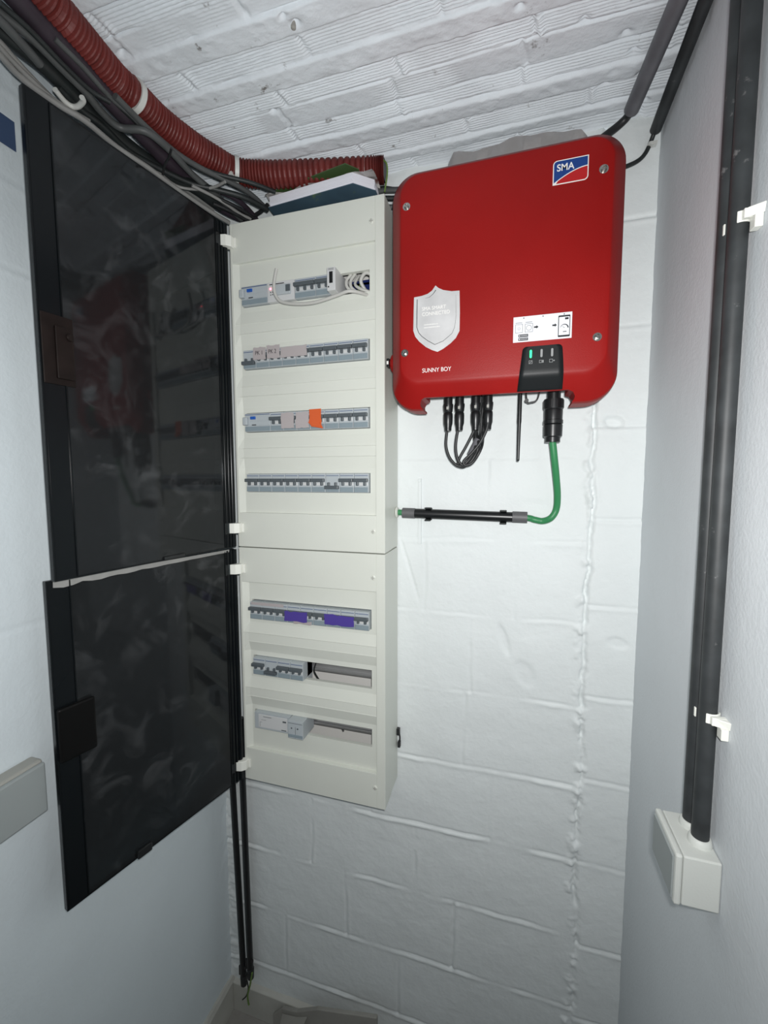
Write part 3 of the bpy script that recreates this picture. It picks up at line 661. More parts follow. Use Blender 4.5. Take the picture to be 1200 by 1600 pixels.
for k, x in enumerate((.0335, .0525, .0710)):
    pts = [(x+.0019*math.cos(a), ZC+.2325+.0055+.0019*math.sin(a)) for a in [PI*i/8 for i in range(9)]]+[(x+.0019*math.cos(a), ZC+.2325-.0055+.0019*math.sin(a)) for a in [PI+PI*i/8 for i in range(9)]]
    o = MB().prism(pts, YD-.0008, YD+.0002).build('indicator_light', 'green_led' if k == 0 else 'led_grey', dp)
    o['label'] = 'glowing green indicator light' if k == 0 else 'unlit grey indicator light'
def frame(m, x, z, hw, hh, t, y0, y1):
    m.box(x-hw, x+hw, y0, y1, z+hh-t, z+hh).box(x-hw, x+hw, y0, y1, z-hh, z-hh+t).box(x-hw, x-hw+t, y0, y1, z-hh+t, z+hh-t).box(x+hw-t, x+hw, y0, y1, z-hh+t, z+hh-t)
m = MB(); zi = ZC+.2175; y0, y1 = YD-.0004, YD+.0002
frame(m, .0335, zi, .0032, .0030, .0006, y0, y1); m.prism([(.0312,zi-.0018),(.0320,zi-.0020),(.0358,zi+.0018),(.0350,zi+.0021)], y0, y1)
frame(m, .0510, zi, .0022, .0026, .0006, y0, y1); m.box(.0535, .0565, y0, y1, zi-.0024, zi+.0024)
m.prism([(.0530,zi-.0020),(.0542,zi-.0026),(.0542,zi+.0026),(.0530,zi+.0020)], y0, y1)
frame(m, .0695, zi, .0030, .0030, .0006, y0, y1); m.prism([(.0718,zi-.0005),(.0745,zi-.0005),(.0745,zi-.0016),(.0762,zi),(.0745,zi+.0016),(.0745,zi+.0005),(.0718,zi+.0005)], y0, y1)
m.build('display_icons', 'led_grey', dp)
# badge
bx0, bx1, bz0, bz1 = .0635, .1222, ZC+.5265, ZC+.5675
def badge(i, rr):
    x0, x1, z0, z1 = bx0+i, bx1-i, bz0+i, bz1-i; p = [(x0, z0), (x1-rr, z0)]
    p += [(x1-rr+rr*math.sin(a), z0+rr-rr*math.cos(a)) for a in [PI/2*k/6 for k in range(1, 7)]]+[(x1, z1), (x0+rr, z1)]
    p += [(x0+rr-rr*math.sin(a), z1-rr+rr*math.cos(a)) for a in [PI/2*k/6 for k in range(1, 7)]]; return p
bd = MB().prism(badge(0, .007), YF-.0006, YF+.0004).build('logo_badge', 'badge_white', inv)
ii = .0016; x0, x1, z0, z1 = bx0+ii, bx1-ii, bz0+ii, bz1-ii; rr = .0055
def arc(k, sh): t_ = k/16; return (x0+(x1-x0)*t_, z0+.0215*(1-(1-t_)**1.75)+sh)
pb = [arc(k, .0016) for k in range(17)]+[(x1, z1), (x0+rr, z1)]+[(x0+rr-rr*math.sin(a), z1-rr+rr*math.cos(a)) for a in [PI/2*k/6 for k in range(1, 7)]]
MB().prism(pb, YF-.0009, YF-.0005).build('blue_field', 'badge_blue', bd)
pr = [(x0+.004, z0), (x1-rr, z0)]+[(x1-rr+rr*math.sin(a), z0+rr-rr*math.cos(a)) for a in [PI/2*k/6 for k in range(1, 7)]]+[arc(k, -.0002) for k in range(16, 1, -1)]
MB().prism(pr, YF-.0009, YF-.0005).build('red_field', 'badge_red', bd)
text('logo_letters', 'SMA', .0165, (bx0+.0062, YF-.0010, bz0+.0225), 'badge_white', bd, bold=.00022, sx=.92)
# shield emblem
shp = [(-0.1484, ZC+0.3799), (-0.1552, ZC+0.3710), (-0.1642, ZC+0.3658), (-0.1763, ZC+0.3632), (-0.1917, ZC+0.3622), (-0.1924, ZC+0.3348), (-0.1930, ZC+0.2973), (-0.1889, ZC+0.2852), (-0.1808, ZC+0.2750), (-0.1672, ZC+0.2632), (-0.1549, ZC+0.2562), (-0.1434, ZC+0.2517), (-0.1320, ZC+0.2566), (-0.1178, ZC+0.2658), (-0.1073, ZC+0.2752), (-0.1002, ZC+0.2882), (-0.1000, ZC+0.3247), (-0.1012, ZC+0.3644), (-0.1166, ZC+0.3651), (-0.1331, ZC+0.3694), (-0.1427, ZC+0.3746)]
sh = MB().prism(shp, YF-.0007, YF+.0004).build('shield_emblem', 'silver_foil', inv)
def ribbon(m, pts, w0, w1, y0, y1):
    n = len(pts); L_ = []; R_ = []
    for i, p in enumerate(pts):
        a = pts[max(i-1, 0)]; b_ = pts[min(i+1, n-1)]; d = Vector((b_[0]-a[0], b_[1]-a[1])).normalized(); w_ = w0+(w1-w0)*i/(n-1)
        L_.append((p[0]-d.y*w_, p[1]+d.x*w_)); R_.append((p[0]+d.y*w_, p[1]-d.x*w_))
    for i in range(n-1): m.prism([L_[i], R_[i], R_[i+1], L_[i+1]], y0, y1)
m = MB()
ribbon(m, [(-0.1851, ZC+0.3573), (-0.1856, ZC+0.3306), (-0.1859, ZC+0.3037), (-0.1821, ZC+0.2927), (-0.1759, ZC+0.2851), (-0.1636, ZC+0.2752), (-0.1489, ZC+0.2662)], .00065, .00045, YF-.0010, YF-.0006)
ribbon(m, [(-0.1489, ZC+0.2662), (-0.1322, ZC+0.2717), (-0.1215, ZC+0.2794), (-0.1145, ZC+0.2850), (-0.1099, ZC+0.2961), (-0.1083, ZC+0.3073), (-0.1072, ZC+0.3186), (-0.1078, ZC+0.3369), (-0.1083, ZC+0.3573)], .00040, .00010, YF-.0010, YF-.0006)
ribbon(m, [(-0.1690, ZC+0.3580), (-0.1605, ZC+0.3588), (-0.1527, ZC+0.3644), (-0.1476, ZC+0.3712)], .00010, .00060, YF-.0010, YF-.0006)
m.build('shield_outline', 'print_black', sh)
a, b_, c_, d_ = [(-0.1756, ZC+0.3342), (-0.1755, ZC+0.3237), (-0.1711, ZC+0.3057), (-0.1711, ZC+0.3001)]
text('shield_lettering', 'SMA SMART', .0098, (a[0], YF-.0012, a[1]), 'badge_white', sh, bold=0, sx=.93)
text('shield_lettering', 'CONNECTED', .0098, (b_[0], YF-.0012, b_[1]), 'badge_white', sh, bold=0, sx=.93)
m = MB()
random.seed(3)
for (p, n) in ((c_, 16), (d_, 18)):
    x = p[0]
    for k in range(n):
        w_ = random.choice([.0009, .0012, .0015]); m.box(x, x+w_, YF-.0009, YF-.0006, p[1], p[1]+random.choice([.0011, .0015])); x += w_+.0005
m.build('fine_print', 'badge_white', sh)
text('product_lettering', 'SUNNY BOY', .0118, (-.1745, YF-.0005, ZC+.2130), 'badge_white', inv, bold=0, sx=.89)
# instruction sticker
sx0, sx1, sz0, sz1 = .0010, .1035, ZC+.2560, ZC+.3025
st = MB().box(sx0, sx1, YF-.0006, YF+.0003, sz0, sz1).build('instruction_sticker', 'sticker_white', inv)
y0, y1 = YF-.0009, YF-.0005
m = MB(); frame(m, .0112, ZC+.2810, .0066, .0078, .0006, y0, y1); frame(m, .0290, ZC+.2810, .0070, .0078, .0006, y0, y1)
ring = [(.0290+.0046*math.cos(2*PI*k/24), ZC+.281+.0046*math.sin(2*PI*k/24)) for k in range(25)]; ribbon(m, ring, .0003, .0003, y0, y1)
ring = [(.0112+.0022*math.cos(2*PI*k/16), ZC+.281+.0022*math.sin(2*PI*k/16)) for k in range(17)]; ribbon(m, ring, .0002, .0002, y0, y1)
for x in (.0050, .0230):
    for k in range(6): m.box(x+k*.0020, x+k*.0020+.0014, y0, y1, ZC+.2908, ZC+.2920)
m.build('pictogram', 'print_grey', st)
m = MB()
for x in (.0380, .0700):
    z = ZC+.2812; m.prism([(x,z-.0014),(x+.0042,z-.0014),(x+.0042,z-.0032),(x+.0078,z),(x+.0042,z+.0032),(x+.0042,z+.0014),(x,z+.0014)], y0, y1)
m.build('arrows', 'print_black', st)
m = MB(); m.box(.0105, .0280, y0, y1, ZC+.2650, ZC+.2700).box(.0105, .0280, y0, y1, ZC+.2585, ZC+.2635)
for x in (.0195, .0535, .0900): m.lathe((x, y1, ZC+.2995), (0, -1, 0), [(0, .0011), (.0006, .0010)], 12)
m.build('store_badges', 'print_black', st)
m = MB()
for z in (.2675, .2610):
    m.lathe((.0128, y0+.0001, ZC+z), (0, -1, 0), [(0, .0013), (.0003, .0012)], 12)
    for k in range(5): m.box(.0152+k*.0024, .0169+k*.0024, y0-.0002, y0+.0002, ZC+z-.0006, ZC+z+.0006)
m.build('badge_marks', 'sticker_white', st)
ph = MB().prism(rrect(.0800, .1005, ZC+.2590, ZC+.2975, .0015, 4), y0, y1).build('phone_picture', 'print_black', st)
m = MB().box(.0813, .0992, y0-.0002, y0+.0002, ZC+.2622, ZC+.2945); m.build('phone_screen', 'sticker_white', ph)
m = MB(); y2, y3 = y0-.0004, y0-.0001
arcp = [(.0905+.0066*math.cos(a), ZC+.2745+.0066*math.sin(a)) for a in [PI*.95-PI*.95*k/14 for k in range(15)]]; ribbon(m, arcp, .0002, .0011, y2, y3)
m.prism([(.0850,ZC+.2790),(.0908,ZC+.2748),(.0912,ZC+.2754)], y2, y3); m.box(.0915, .0975, y2, y3, ZC+.2895, ZC+.2930).box(.0885, .0945, y2, y3, ZC+.2675, ZC+.2688)
m.build('gauge_picture', 'print_black', ph)
# rotary disconnector on the left flank
m = MB().lathe((-.2325, .925, ZC+.2520), (-1, 0, 0), [(0, .0220), (.0180, .0220), (.0215, .0195), (.0250, .0140), (.0275, .0070), (.0280, .0001)], 28); sw = m.build('disconnect_switch', 'inverter_red', inv, smooth=True)
MB().box(-.2645, -.2585, .9100, .9285, ZC+.2440, ZC+.2620).build('switch_grip', 'panel_black', sw, bevel=.001)
MB().box(-.2638, -.2598, .9094, .9102, ZC+.2490, ZC+.2560).build('switch_mark', 'badge_white', sw)
# antenna and small screw ring under the housing
m = MB().lathe((.0180, .950, ZC+.1720), (-.01, 0, -1), [(-.024, .0042), (.052, .0044), (.060, .0038), (.132, .0030), (.1345, .0030), (.136, .0018)], 16)
m.build('antenna', 'black_plastic', inv, smooth=True)
m = MB().tube([(.028,.945,ZC+.190),(.032,.945,ZC+.160),(.040,.945,ZC+.1575),(.052,.945,ZC+.163),(.058,.945,ZC+.190)], .0016, 8); m.lathe((.031,.945,ZC+.1615), (0,-1,0), [(0,.004),(.003,.004)], 12)
m.build('hanging_cap', 'black_rubber', inv, smooth=True)

# four solar cables with plugs
plugs = [(-.1335, .1), (-.1085, .1), (-.0735, .1), (-.0475, .1)]
paths = [[(-0.1333, 0.9580, ZC+0.1229), (-0.1374, 0.9580, ZC+0.0989), (-0.1386, 0.9580, ZC+0.0718), (-0.1311, 0.9580, ZC+0.0473), (-0.1166, 0.9580, ZC+0.0300), (-0.1023, 0.9580, ZC+0.0270), (-0.0870, 0.9580, ZC+0.0410), (-0.0748, 0.9580, ZC+0.0661)],
         [(-0.1070, 0.9510, ZC+0.1224), (-0.1137, 0.9510, ZC+0.0946), (-0.1161, 0.9510, ZC+0.0666), (-0.1116, 0.9510, ZC+0.0425), (-0.1001, 0.9510, ZC+0.0282), (-0.0862, 0.9510, ZC+0.0322), (-0.0740, 0.9510, ZC+0.0489), (-0.0661, 0.9510, ZC+0.0710)],
         [(-0.0735, 0.9660, ZC+0.1230), (-0.0801, 0.9660, ZC+0.1007), (-0.0952, 0.9660, ZC+0.0700), (-0.1091, 0.9660, ZC+0.0445), (-0.1118, 0.9660, ZC+0.0287), (-0.0974, 0.9660, ZC+0.0257), (-0.0807, 0.9660, ZC+0.0441), (-0.0699, 0.9660, ZC+0.0750)],
         [(-0.0462, 0.9440, ZC+0.1233), (-0.0499, 0.9440, ZC+0.1030), (-0.0630, 0.9440, ZC+0.0760), (-0.0804, 0.9440, ZC+0.0542), (-0.0968, 0.9440, ZC+0.0377), (-0.0938, 0.9440, ZC+0.0279), (-0.0773, 0.9440, ZC+0.0347), (-0.0601, 0.9440, ZC+0.0649)]]
rise = [(-0.0688, 0.9850, ZC+0.0966), (-0.0666, 0.9850, ZC+0.1322), (-0.0629, 0.9850, ZC+0.1675), (-0.0605, 0.9850, ZC+0.1927)]
LBL = ['leftmost', 'second from the left', 'third from the left', 'rightmost']
for k, (x, _) in enumerate(plugs):
    t = thing('solar_cable', 'black solar cable with plug under the inverter, %s of the four' % LBL[k], 'cable', (x, .95, ZC+.12), 'solar cables under the inverter')
    m = MB().lathe((x, .950, ZC+.1705), (0, 0, -1), [(-.026, .0095), (.008, .0095), (.008, .0110), (.013, .0110), (.024, .0098), (.026, .0085), (.028, .0100), (.034, .0104), (.050, .0100), (.058, .0078), (.060, .0078), (.066, .0074), (.0665, .004)], 20)
    m.build('plug', 'black_plastic', t, smooth=True)
    m = MB(); m.box(x-.0022, x+.0022, .9385, .941, ZC+.150, ZC+.156); m.build('plug_mark', 'grey_box', t)
    P_ = [(x, .950, ZC+.108)]+paths[k]+[(a[0]+(k-1.5)*.0068, a[1], a[2]) for a in rise]
    MB().tube(P_, .0032, 12).build('cable', 'black_rubber', t, smooth=True)
o = MB().tube([(-.085,.958,ZC+.052),(-.078,.964,ZC+.068),(-.070,.970,ZC+.085)], .0070, 14, smooth=1).build('cable_tie', 'conduit_grey', smooth=True)
tag(o, 'grey tie around the looped solar cables below the inverter', 'cable tie')

# green cable with its large black plug
t = thing('green_cable', 'thick green power cable with black plug running into the black tube', 'cable', (.085, .955, ZC-.10))
m = MB().lathe((.0845, .952, ZC+.1720), (0, 0, -1), [(-.024, .0135), (.010, .0135), (.010, .0190), (.030, .0195), (.031, .0180), (.034, .0185), (.052, .0182), (.053, .0195), (.060, .0195), (.061, .0170), (.063, .0190), (.086, .0185), (.088, .0150), (.098, .0150), (.0985, .009)], 28)
m.build('plug', 'black_plastic', t, smooth=True)
m = MB(); 
for a in range(14):
    q = 2*PI*a/14; m.obox((.0845+.0193*math.cos(q), .952+.0193*math.sin(q), ZC+.152), (-math.sin(q), math.cos(q), 0), (math.cos(q), math.sin(q), 0), .0018, .001, .008)
m.build('plug_grip', 'black_plastic', t)
gp = [(.0845, .952, ZC+.078)]+[(0.0895, 0.9580, ZC+0.0425)]+[(0.0958, 0.9720, ZC+0.0022)]+[(0.1014, 0.9900, ZC-0.0396)]+[(0.1007, 1.0000, ZC-0.0698), (0.0906, 1.0000, ZC-0.0886)]+[(0.0740, 1.0080, ZC-0.0970), (0.0563, 1.0080, ZC-0.0945)]+[(.03, 1.012, ZC-.0905), (-.10, 1.014, ZC-.089), (-.262, 1.012, ZC-.085), (-.272, 1.012, ZC-.085)]
MB().tube(gp, .0072, 16).build('cable', 'green_cable', t, smooth=True)
m = MB().lathe((-.2685, 1.012, ZC-.085), (1, 0, 0), [(0, .0135), (.003, .0135), (.005, .0110)], 20); tag(m.build('cable_gland', 'cream_plastic', smooth=True), 'small round cream gland on the cabinet side around the green cable', 'cable gland')
# black tube on the wall
t = thing('wall_conduit', 'short black glossy tube clipped horizontally to the wall beside the cabinet', 'conduit', (-.10, 1.016, ZC-.10))
ya = 1.0135
m = MB().lathe((-.235, ya, ZC-.0865), (.235, 0, -.0040), [(0, .0120), (.255, .0120)], 24); m.build('tube', 'black_plastic', t, smooth=True)
m = MB().lathe((-.2525, ya, ZC-.0862), (.235, 0, -.0040), [(0, .0080), (0, .0128), (.031, .0128), (.0315, .0118)], 24); m.build('end_sleeve', 'sleeve_grey', t, smooth=True)
m = MB().lathe((.0080, ya, ZC-.0900), (.235, 0, -.0040), [(0, .0118), (.0005, .0132), (.033, .0132), (.033, .0080)], 24); m.build('end_sleeve', 'sleeve_grey', t, smooth=True)
for x in (-.188, -.012):
    z = ZC-.0865-.0040*(x+.235)/.235; m = MB(); pts = []
    for k in range(15):
        a = math.radians(-60+ -240*k/14+ 0); a = PI/2+math.radians(35)+(2*PI-math.radians(70))*k/14
        pts.append((ya+.0140*math.sin(a)*1.0, z+.0140*math.cos(a)))
    pts = [(ya-.0145*math.cos(b_), z+.0145*math.sin(b_)) for b_ in [math.radians(q_) for q_ in range(-250, 71, 20)]] if False else None
    for sgn in (-1, 1):
        P_ = [(ya+.015, z+sgn*.0060), (ya+.013, z+sgn*.0132), (ya+.004, z+sgn*.0158), (ya-.006, z+sgn*.0150), (ya-.0125, z+sgn*.0165), (ya-.0130, z+sgn*.0135), (ya-.006, z+sgn*.0122), (ya+.004, z+sgn*.0130), (ya+.010, z+sgn*.0110)]
        n = len(P_); vs_ = [(x-.0075, a, b_) for a, b_ in P_]+[(x+.0075, a, b_) for a, b_ in P_]
        m.add(vs_, [tuple(range(n)), tuple(range(2*n-1, n-1, -1))]+[((i+1)%n, i, i+n, (i+1)%n+n) for i in range(n)])
    m.box(x-.0075, x+.0075, ya+.0135, YW-.001, z-.010, z+.010)
    m.build('clip', 'dark_cable', t, bevel=.0008)
# old trunking line above the tube
m = MB(); m.box(-.2170, -.2085, YW-.006, YW, ZC-.165, ZC-.001); m.box(-.2165, -.2090, YW-.0095, YW-.006, ZC-.010, ZC-.002)
tag(m.build('trunking_strip', 'white_paint', bevel=.001), 'thin upright white strip painted over behind the black tube', 'trunking')

# ================================================================ right wall: two pipes, clips, junction box
for k, (yy, lb) in enumerate([(.6745, 'rear of the two dark pipes going down the right wall'), (.6440, 'front of the two dark pipes going down the right wall')]):
    m = MB().lathe((.2625, yy, ZC-.520), (0, 0, 1), [(0, .0105), (ZT-ZC+.53, .0105)], 24)
    tag(m.build('conduit_pipe', 'conduit_dark', smooth=True), lb, 'conduit pipe', 'dark pipes on the right wall')
for z, lb in ((ZC+.312, 'white pipe clip high on the right wall'), (ZC-.318, 'white pipe clip above the junction box')):
    m = MB()
    for yc in (.6440, .6745):
        pts = [(.2625-.0135*math.cos(a), yc+.0135*math.sin(a)) for a in [math.radians(q_) for q_ in range(-165, -59, 15)]]+[(.2625-.0112*math.cos(a), yc+.0112*math.sin(a)) for a in [math.radians(q_) for q_ in range(-60, -166, -15)]]
        if yc > .66: continue
        m.zprism(pts, z-.006, z+.007)
    m.box(.2600, .2770, .6245, .6320, z-.005, z+.006); m.add([(.262,.6245,z-.005),(.277,.6245,z-.005),(.277,.6170,z-.005),(.262,.6245,z+.006),(.277,.6245,z+.006),(.277,.6150,z+.006)], [(0,1,2),(3,5,4),(0,3,4,1),(1,4,5,2),(2,5,3,0)])
    m.box(.2680, .2765, .6180, .6300, z-.020, z-.005)
    m.box(.2505, .2525, .6515, .6555, z-.009, z+.004)
    tag(m.build('pipe_clip', 'cream_white', bevel=.0008), lb, 'pipe clip', 'pipe clips on the right wall')
t = thing('junction_box', 'small pale grey junction box under the two pipes on the right wall', 'junction box', (.25, .65, ZC-.575))
m = MB().box(.2330, .2765, .6125, .6960, ZC-.5725, ZC-.5020); m.build('box_body', 'light_box', t, bevel=.002)
m = MB().box(.2235, .2325, .6115, .6970, ZC-.5735, ZC-.5010); m.build('lid', 'light_box', t, bevel=.003)
m = MB().prism([(.2215, ZC-.566), (.2236, ZC-.568), (.2236, ZC-.5065), (.2215, ZC-.5085)], .6165, .6920); m.build('lid_label', 'lid_grey', t)
for yy in (.6745, .6440):
    m = MB().lathe((.2625, yy, ZC-.5025), (0, 0, 1), [(0, .0145), (.004, .0142), (.009, .0128), (.010, .0115)], 24); m.build('collar', 'light_box', t, smooth=True)
# left wall box (only its end is in view)
t = thing('cable_trunking_box', 'flat grey box on the left wall at the edge of the view', 'electrical box', (-.79, .40, ZC-.60))
YE = .5085
m = MB(); m.box(-.8140, -.7850, .20, YE, ZC-.5930, ZC-.4960); m.build('box_body', 'grey_box', t, bevel=.004)
m = MB(); m.box(-.7845, -.7760, .20, YE-.002, ZC-.5900, ZC-.4990); m.build('lid', 'lid_grey', t, bevel=.003)
tag(MB().box(-.8155, -.8143, .46, .552, ZC+.553, ZC+.600).build('wall_tape', 'tape_blue'), 'blue tape on the left wall at the upper left edge', 'tape')

# ================================================================ pipes in the left corner below the cabinet
for k, (xa, xb, zb, lb) in enumerate([(-.776, -.757, .118, 'left of the two black pipes in the lower left corner'), (-.740, -.732, .150, 'right of the two black pipes in the lower left corner')]):
    t = thing('corner_pipe', lb, 'conduit pipe', (xb, 1.012, zb), 'black pipes in the lower left corner')
    MB().tube([(xb, 1.012, zb), ((xa+xb)/2, 1.012, .46), (xa, 1.012, .80), (xa-.001, 1.012, .98)], .0092, 16, smooth=3).build('pipe', 'black_plastic', t, smooth=True)
    m = MB(); m.lathe((xb, 1.012, zb-.004), (0, 0, 1), [(0, .0098), (.03, .0108), (.033, .0094)], 14); m.box(xb+.006, xb+.013, 1.006, 1.010, zb+.055, zb+.063); m.box(xb-.013, xb-.006, 1.006, 1.010, zb+.030, zb+.060)
    m.build('torn_end', 'black_rubber', t, smooth=True)
w1 = [(-0.7408, 1.0050, ZC-1.5397), (-0.7372, 1.0050, ZC-1.5665), (-0.7449, 1.0050, ZC-1.5934), (-0.7592, 1.0050, ZC-1.6121)]; w2 = [(-0.7217, 1.0050, ZC-1.5067), (-0.7298, 1.0050, ZC-1.5485), (-0.7402, 1.0050, ZC-1.5894), (-0.7386, 1.0050, ZC-1.6129), (-0.7366, 1.0050, ZC-1.6209)]
tag(MB().tube(w1, .0018, 8).build('wire', 'dark_cable', smooth=True), 'short black wire ending at the floor under the left corner pipe', 'wire', 'wires at the corner pipes')
tag(MB().tube(w2, .0026, 8).build('wire', 'wire_green', smooth=True), 'greenish wire reaching the floor under the right corner pipe', 'wire', 'wires at the corner pipes')
m = MB(); m.box(-.272, -.262, 1.018, 1.028, ZC-.672, ZC-.655).box(-.2665, -.2600, 1.018, 1.028, ZC-.705, ZC-.690); m.tube([(-.265,1.024,ZC-.66),(-.262,1.024,ZC-.68),(-.263,1.024,ZC-.70)], .0022, 8)
tag(m.build('cable_stub', 'black_rubber'), 'black cable stub poking out behind the lower right cabinet edge', 'cable')
top = [(-.650,1.000,.066),(-.619,1.000,.099),(-.560,.985,.132),(-.488,.970,.188),(-.305,.950,.262)]
n = len(top); m = MB(); vs_ = [(x, y, .004) for x, y, z in top]+top+[(x, y+.012, .004) for x, y, z in top]+[(x, y+.012, z-.003) for x, y, z in top]; fs = []
for i in range(n-1): fs += [(i, i+1, n+i+1, n+i), (2*n+i+1, 2*n+i, 3*n+i, 3*n+i+1), (n+i, n+i+1, 3*n+i+1, 3*n+i), (i+1, i, 2*n+i, 2*n+i+1)]
fs += [(0, n, 3*n, 2*n), (n-1, 3*n-1, 4*n-1, 2*n-1)]; m.add(vs_, fs)
m.add([(-.615,.996,.090),(-.560,.982,.120),(-.520,.972,.150),(-.530,.955,.128),(-.575,.960,.100),(-.612,.975,.072)], [(0,1,2,3,4,5)])
tag(m.build('cardboard_piece', 'cardboard', bevel=.002), 'crumpled grey cardboard leaning at the wall at the bottom edge', 'cardboard')

# ================================================================ papers on top of the cabinet
zb = ZC+.646
t = thing('manual_stack', 'stack of manuals with dark blue cover on top of the cabinet', 'papers', (-.45, .97, zb))
foot = [(-.568,.941),(-.344,.921),(-.303,.958),(-.305,1.022),(-.575,1.026)]
m = MB().zprism(foot, zb, zb+.0015); m.build('book_cover', 'book_cover', t)
sc = [(-.565,.9425),(-.346,.9230),(-.306,.9590),(-.308,1.020),(-.572,1.024)]
m = MB()
for k in range(8): 
    o_ = random.uniform(-.0012, .0012); m.zprism([(p[0]+o_, p[1]+o_*.6) for p in sc], zb+.0015+k*.003, zb+.0043+k*.003)
m.build('pages', 'paper', t)
m = MB(); g_ = 14; vs_ = []; fs = []
for i in range(g_+1):
    for j in range(7):
        x = -.578+.275*i/g_; yy = .930+.096*j/6; vs_.append((x, yy+.012*(1-i/g_)*(1 if j == 0 else 0), zb+.0275+.006*random.random()+.004*math.sin(i*1.3+j)))
for i in range(g_):
    for j in range(6): fs.append((i*7+j, (i+1)*7+j, (i+1)*7+j+1, i*7+j+1))
m.add(vs_, fs); o = m.build('plastic_sleeve', 'clear_film', t); so = o.modifiers.new('t', 'SOLIDIFY'); so.thickness = .0004
m = MB(); m.add([(-.565,.945,zb+.036),(-.360,.915,zb+.040),(-.335,.935,zb+.036),(-.345,1.02,zb+.026),(-.565,1.02,zb+.026)]+[(-.565,.945,zb+.038),(-.360,.915,zb+.042),(-.335,.935,zb+.038),(-.345,1.02,zb+.028),(-.565,1.02,zb+.028)],
   [(4,3,2,1,0),(5,6,7,8,9),(0,1,6,5),(1,2,7,6),(2,3,8,7),(3,4,9,8),(4,0,5,9)])
tag(m.build('green_folder', 'folder_green'), 'dark green folder lying on the stack of manuals', 'folder')
# spacer cables the papers rest on
# clear film left on the inverter's top
fp = [(-.135,.615),(-.135,.655),(-.130,.672),(-.121,.673),(-.078,.6665),(-.045,.669),(-.010,.677),(.030,.674),(.062,.671),(.119,.663),(.124,.650),(.128,.615)]
m = MB(); n = 26; vs_ = []; fs = []
for i in range(n+1):
    x = -.135+.262*i/n
    zt_ = np.interp(x, [p[0] for p in fp[1:-1]], [p[1] for p in fp[1:-1]])
    for j, (yy, zz_) in enumerate([(.905, .6225), (.915, .6300+.003*math.sin(i*.7)), (.925, zt_-.006), (.932, zt_), (.946, zt_-.002), (.965, .640), (.972, .626)]): vs_.append((x, yy+.002*math.sin(i*1.1+j), ZC+zz_))
for i in range(n):
    for j in range(6): fs.append((i*7+j, (i+1)*7+j, (i+1)*7+j+1, i*7+j+1))
m.add(vs_, fs); o = m.build('plastic_film', 'clear_film', smooth=True); so = o.modifiers.new('t', 'SOLIDIFY'); so.thickness = .0005
tag(o, 'strip of clear creased plastic film lying on top of the red inverter', 'plastic film')

# ================================================================ red corrugated conduit
rc = [(-0.6659, 0.4711, ZC+0.7050), (-0.6705, 0.5105, ZC+0.7050), (-0.6791, 0.5806, ZC+0.7050), (-0.6857, 0.6393, ZC+0.7050), (-0.6809, 0.6709, ZC+0.7050), (-0.6789, 0.7300, ZC+0.7050), (-0.6623, 0.7989, ZC+0.7050), (-0.6419, 0.8485, ZC+0.7050), (-0.6189, 0.8902, ZC+0.7050), (-0.5596, 0.9187, ZC+0.7050), (-0.4507, 0.9470, ZC+0.7050), (-0.3244, 0.9764, ZC+0.7050), (-0.2913, 0.9842, ZC+0.7050)]
rc[0] = (rc[0][0], rc[0][1], rc[0][2])
t = thing('corrugated_conduit', 'thick dark red corrugated conduit curving along the ceiling above the cabinet', 'conduit', rc[6])
def resample(pts, step):
    P = [Vector(p) for p in pts]; E = [2*P[0]-P[1]]+P+[2*P[-1]-P[-2]]; Q = []
    for i in range(1, len(E)-2):
        for k in range(40):
            t = k/40; a, b, c, d = E[i-1], E[i], E[i+1], E[i+2]
            Q.append(.5*((2*b)+(c-a)*t+(2*a-5*b+4*c-d)*t*t+(3*b-a-3*c+d)*t**3))
    Q.append(P[-1]); out = [Q[0]]; acc = 0
    for a, b in zip(Q, Q[1:]):
        acc += (b-a).length
        if acc >= step: out.append(b); acc -= step
    return out
def rf(i, n): return (.0272, .0280, .0272, .0240)[i % 4]
MB().tube(resample(rc, .0019), .027, 28, smooth=1, rfun=rf).build('conduit', 'red_conduit', t, smooth=False)
e = Vector(rc[-1])
MB().lathe(e+Vector((-.004, 0, 0)), (1, .06, 0), [(0, .0235), (.006, .0235)], 24).build('dark_mouth', 'print_black', t)
def band(at, tan, r, w_, mm, lb, name='cable_tie', tab=False):
    m = MB().lathe(Vector(at)-Vector(tan).normalized()*w_/2, tan, [(0, r-.0006), (0, r+.0012), (w_, r+.0012), (w_, r-.0006)], 28)
    if tab: m.box(at[0]-.0065, at[0]+.0065, at[1]-.7*r-.0065, at[1]-.7*r+.004, at[2]-.7*r-.0045, at[2]-.7*r+.009)
    return tag(m.build(name, mm, smooth=True), lb, 'cable tie', 'white bands on the red conduit')
def tang(i): return Vector(rc[i+1])-Vector(rc[i-1])
band(rc[4], tang(4), .0282, .010, 'white_tie', 'white band around the red conduit nearest the left edge')
band(rc[8], tang(8), .0284, .009, 'white_tie', 'white tie with square lock around the red conduit above the cabinet', tab=True)
band((rc[11][0]-.012, rc[11][1], rc[11][2]), tang(11), .0282, .006, 'white_tie', 'white band around the open end of the red conduit')
tag(MB().tube([(rc[-1][0], rc[-1][1]-.02, rc[-1][2]+.01), (rc[-1][0]+.012, rc[-1][1]-.022, rc[-1][2]-.002), (rc[-1][0]+.014, rc[-1][1]-.022, rc[-1][2]-.025), (rc[-1][0]+.008, rc[-1][1]-.022, rc[-1][2]-.062)], .0018, 8).build('wire', 'wire_green', smooth=True),
    'thin yellow green wire dropping from the open end of the red conduit', 'wire')

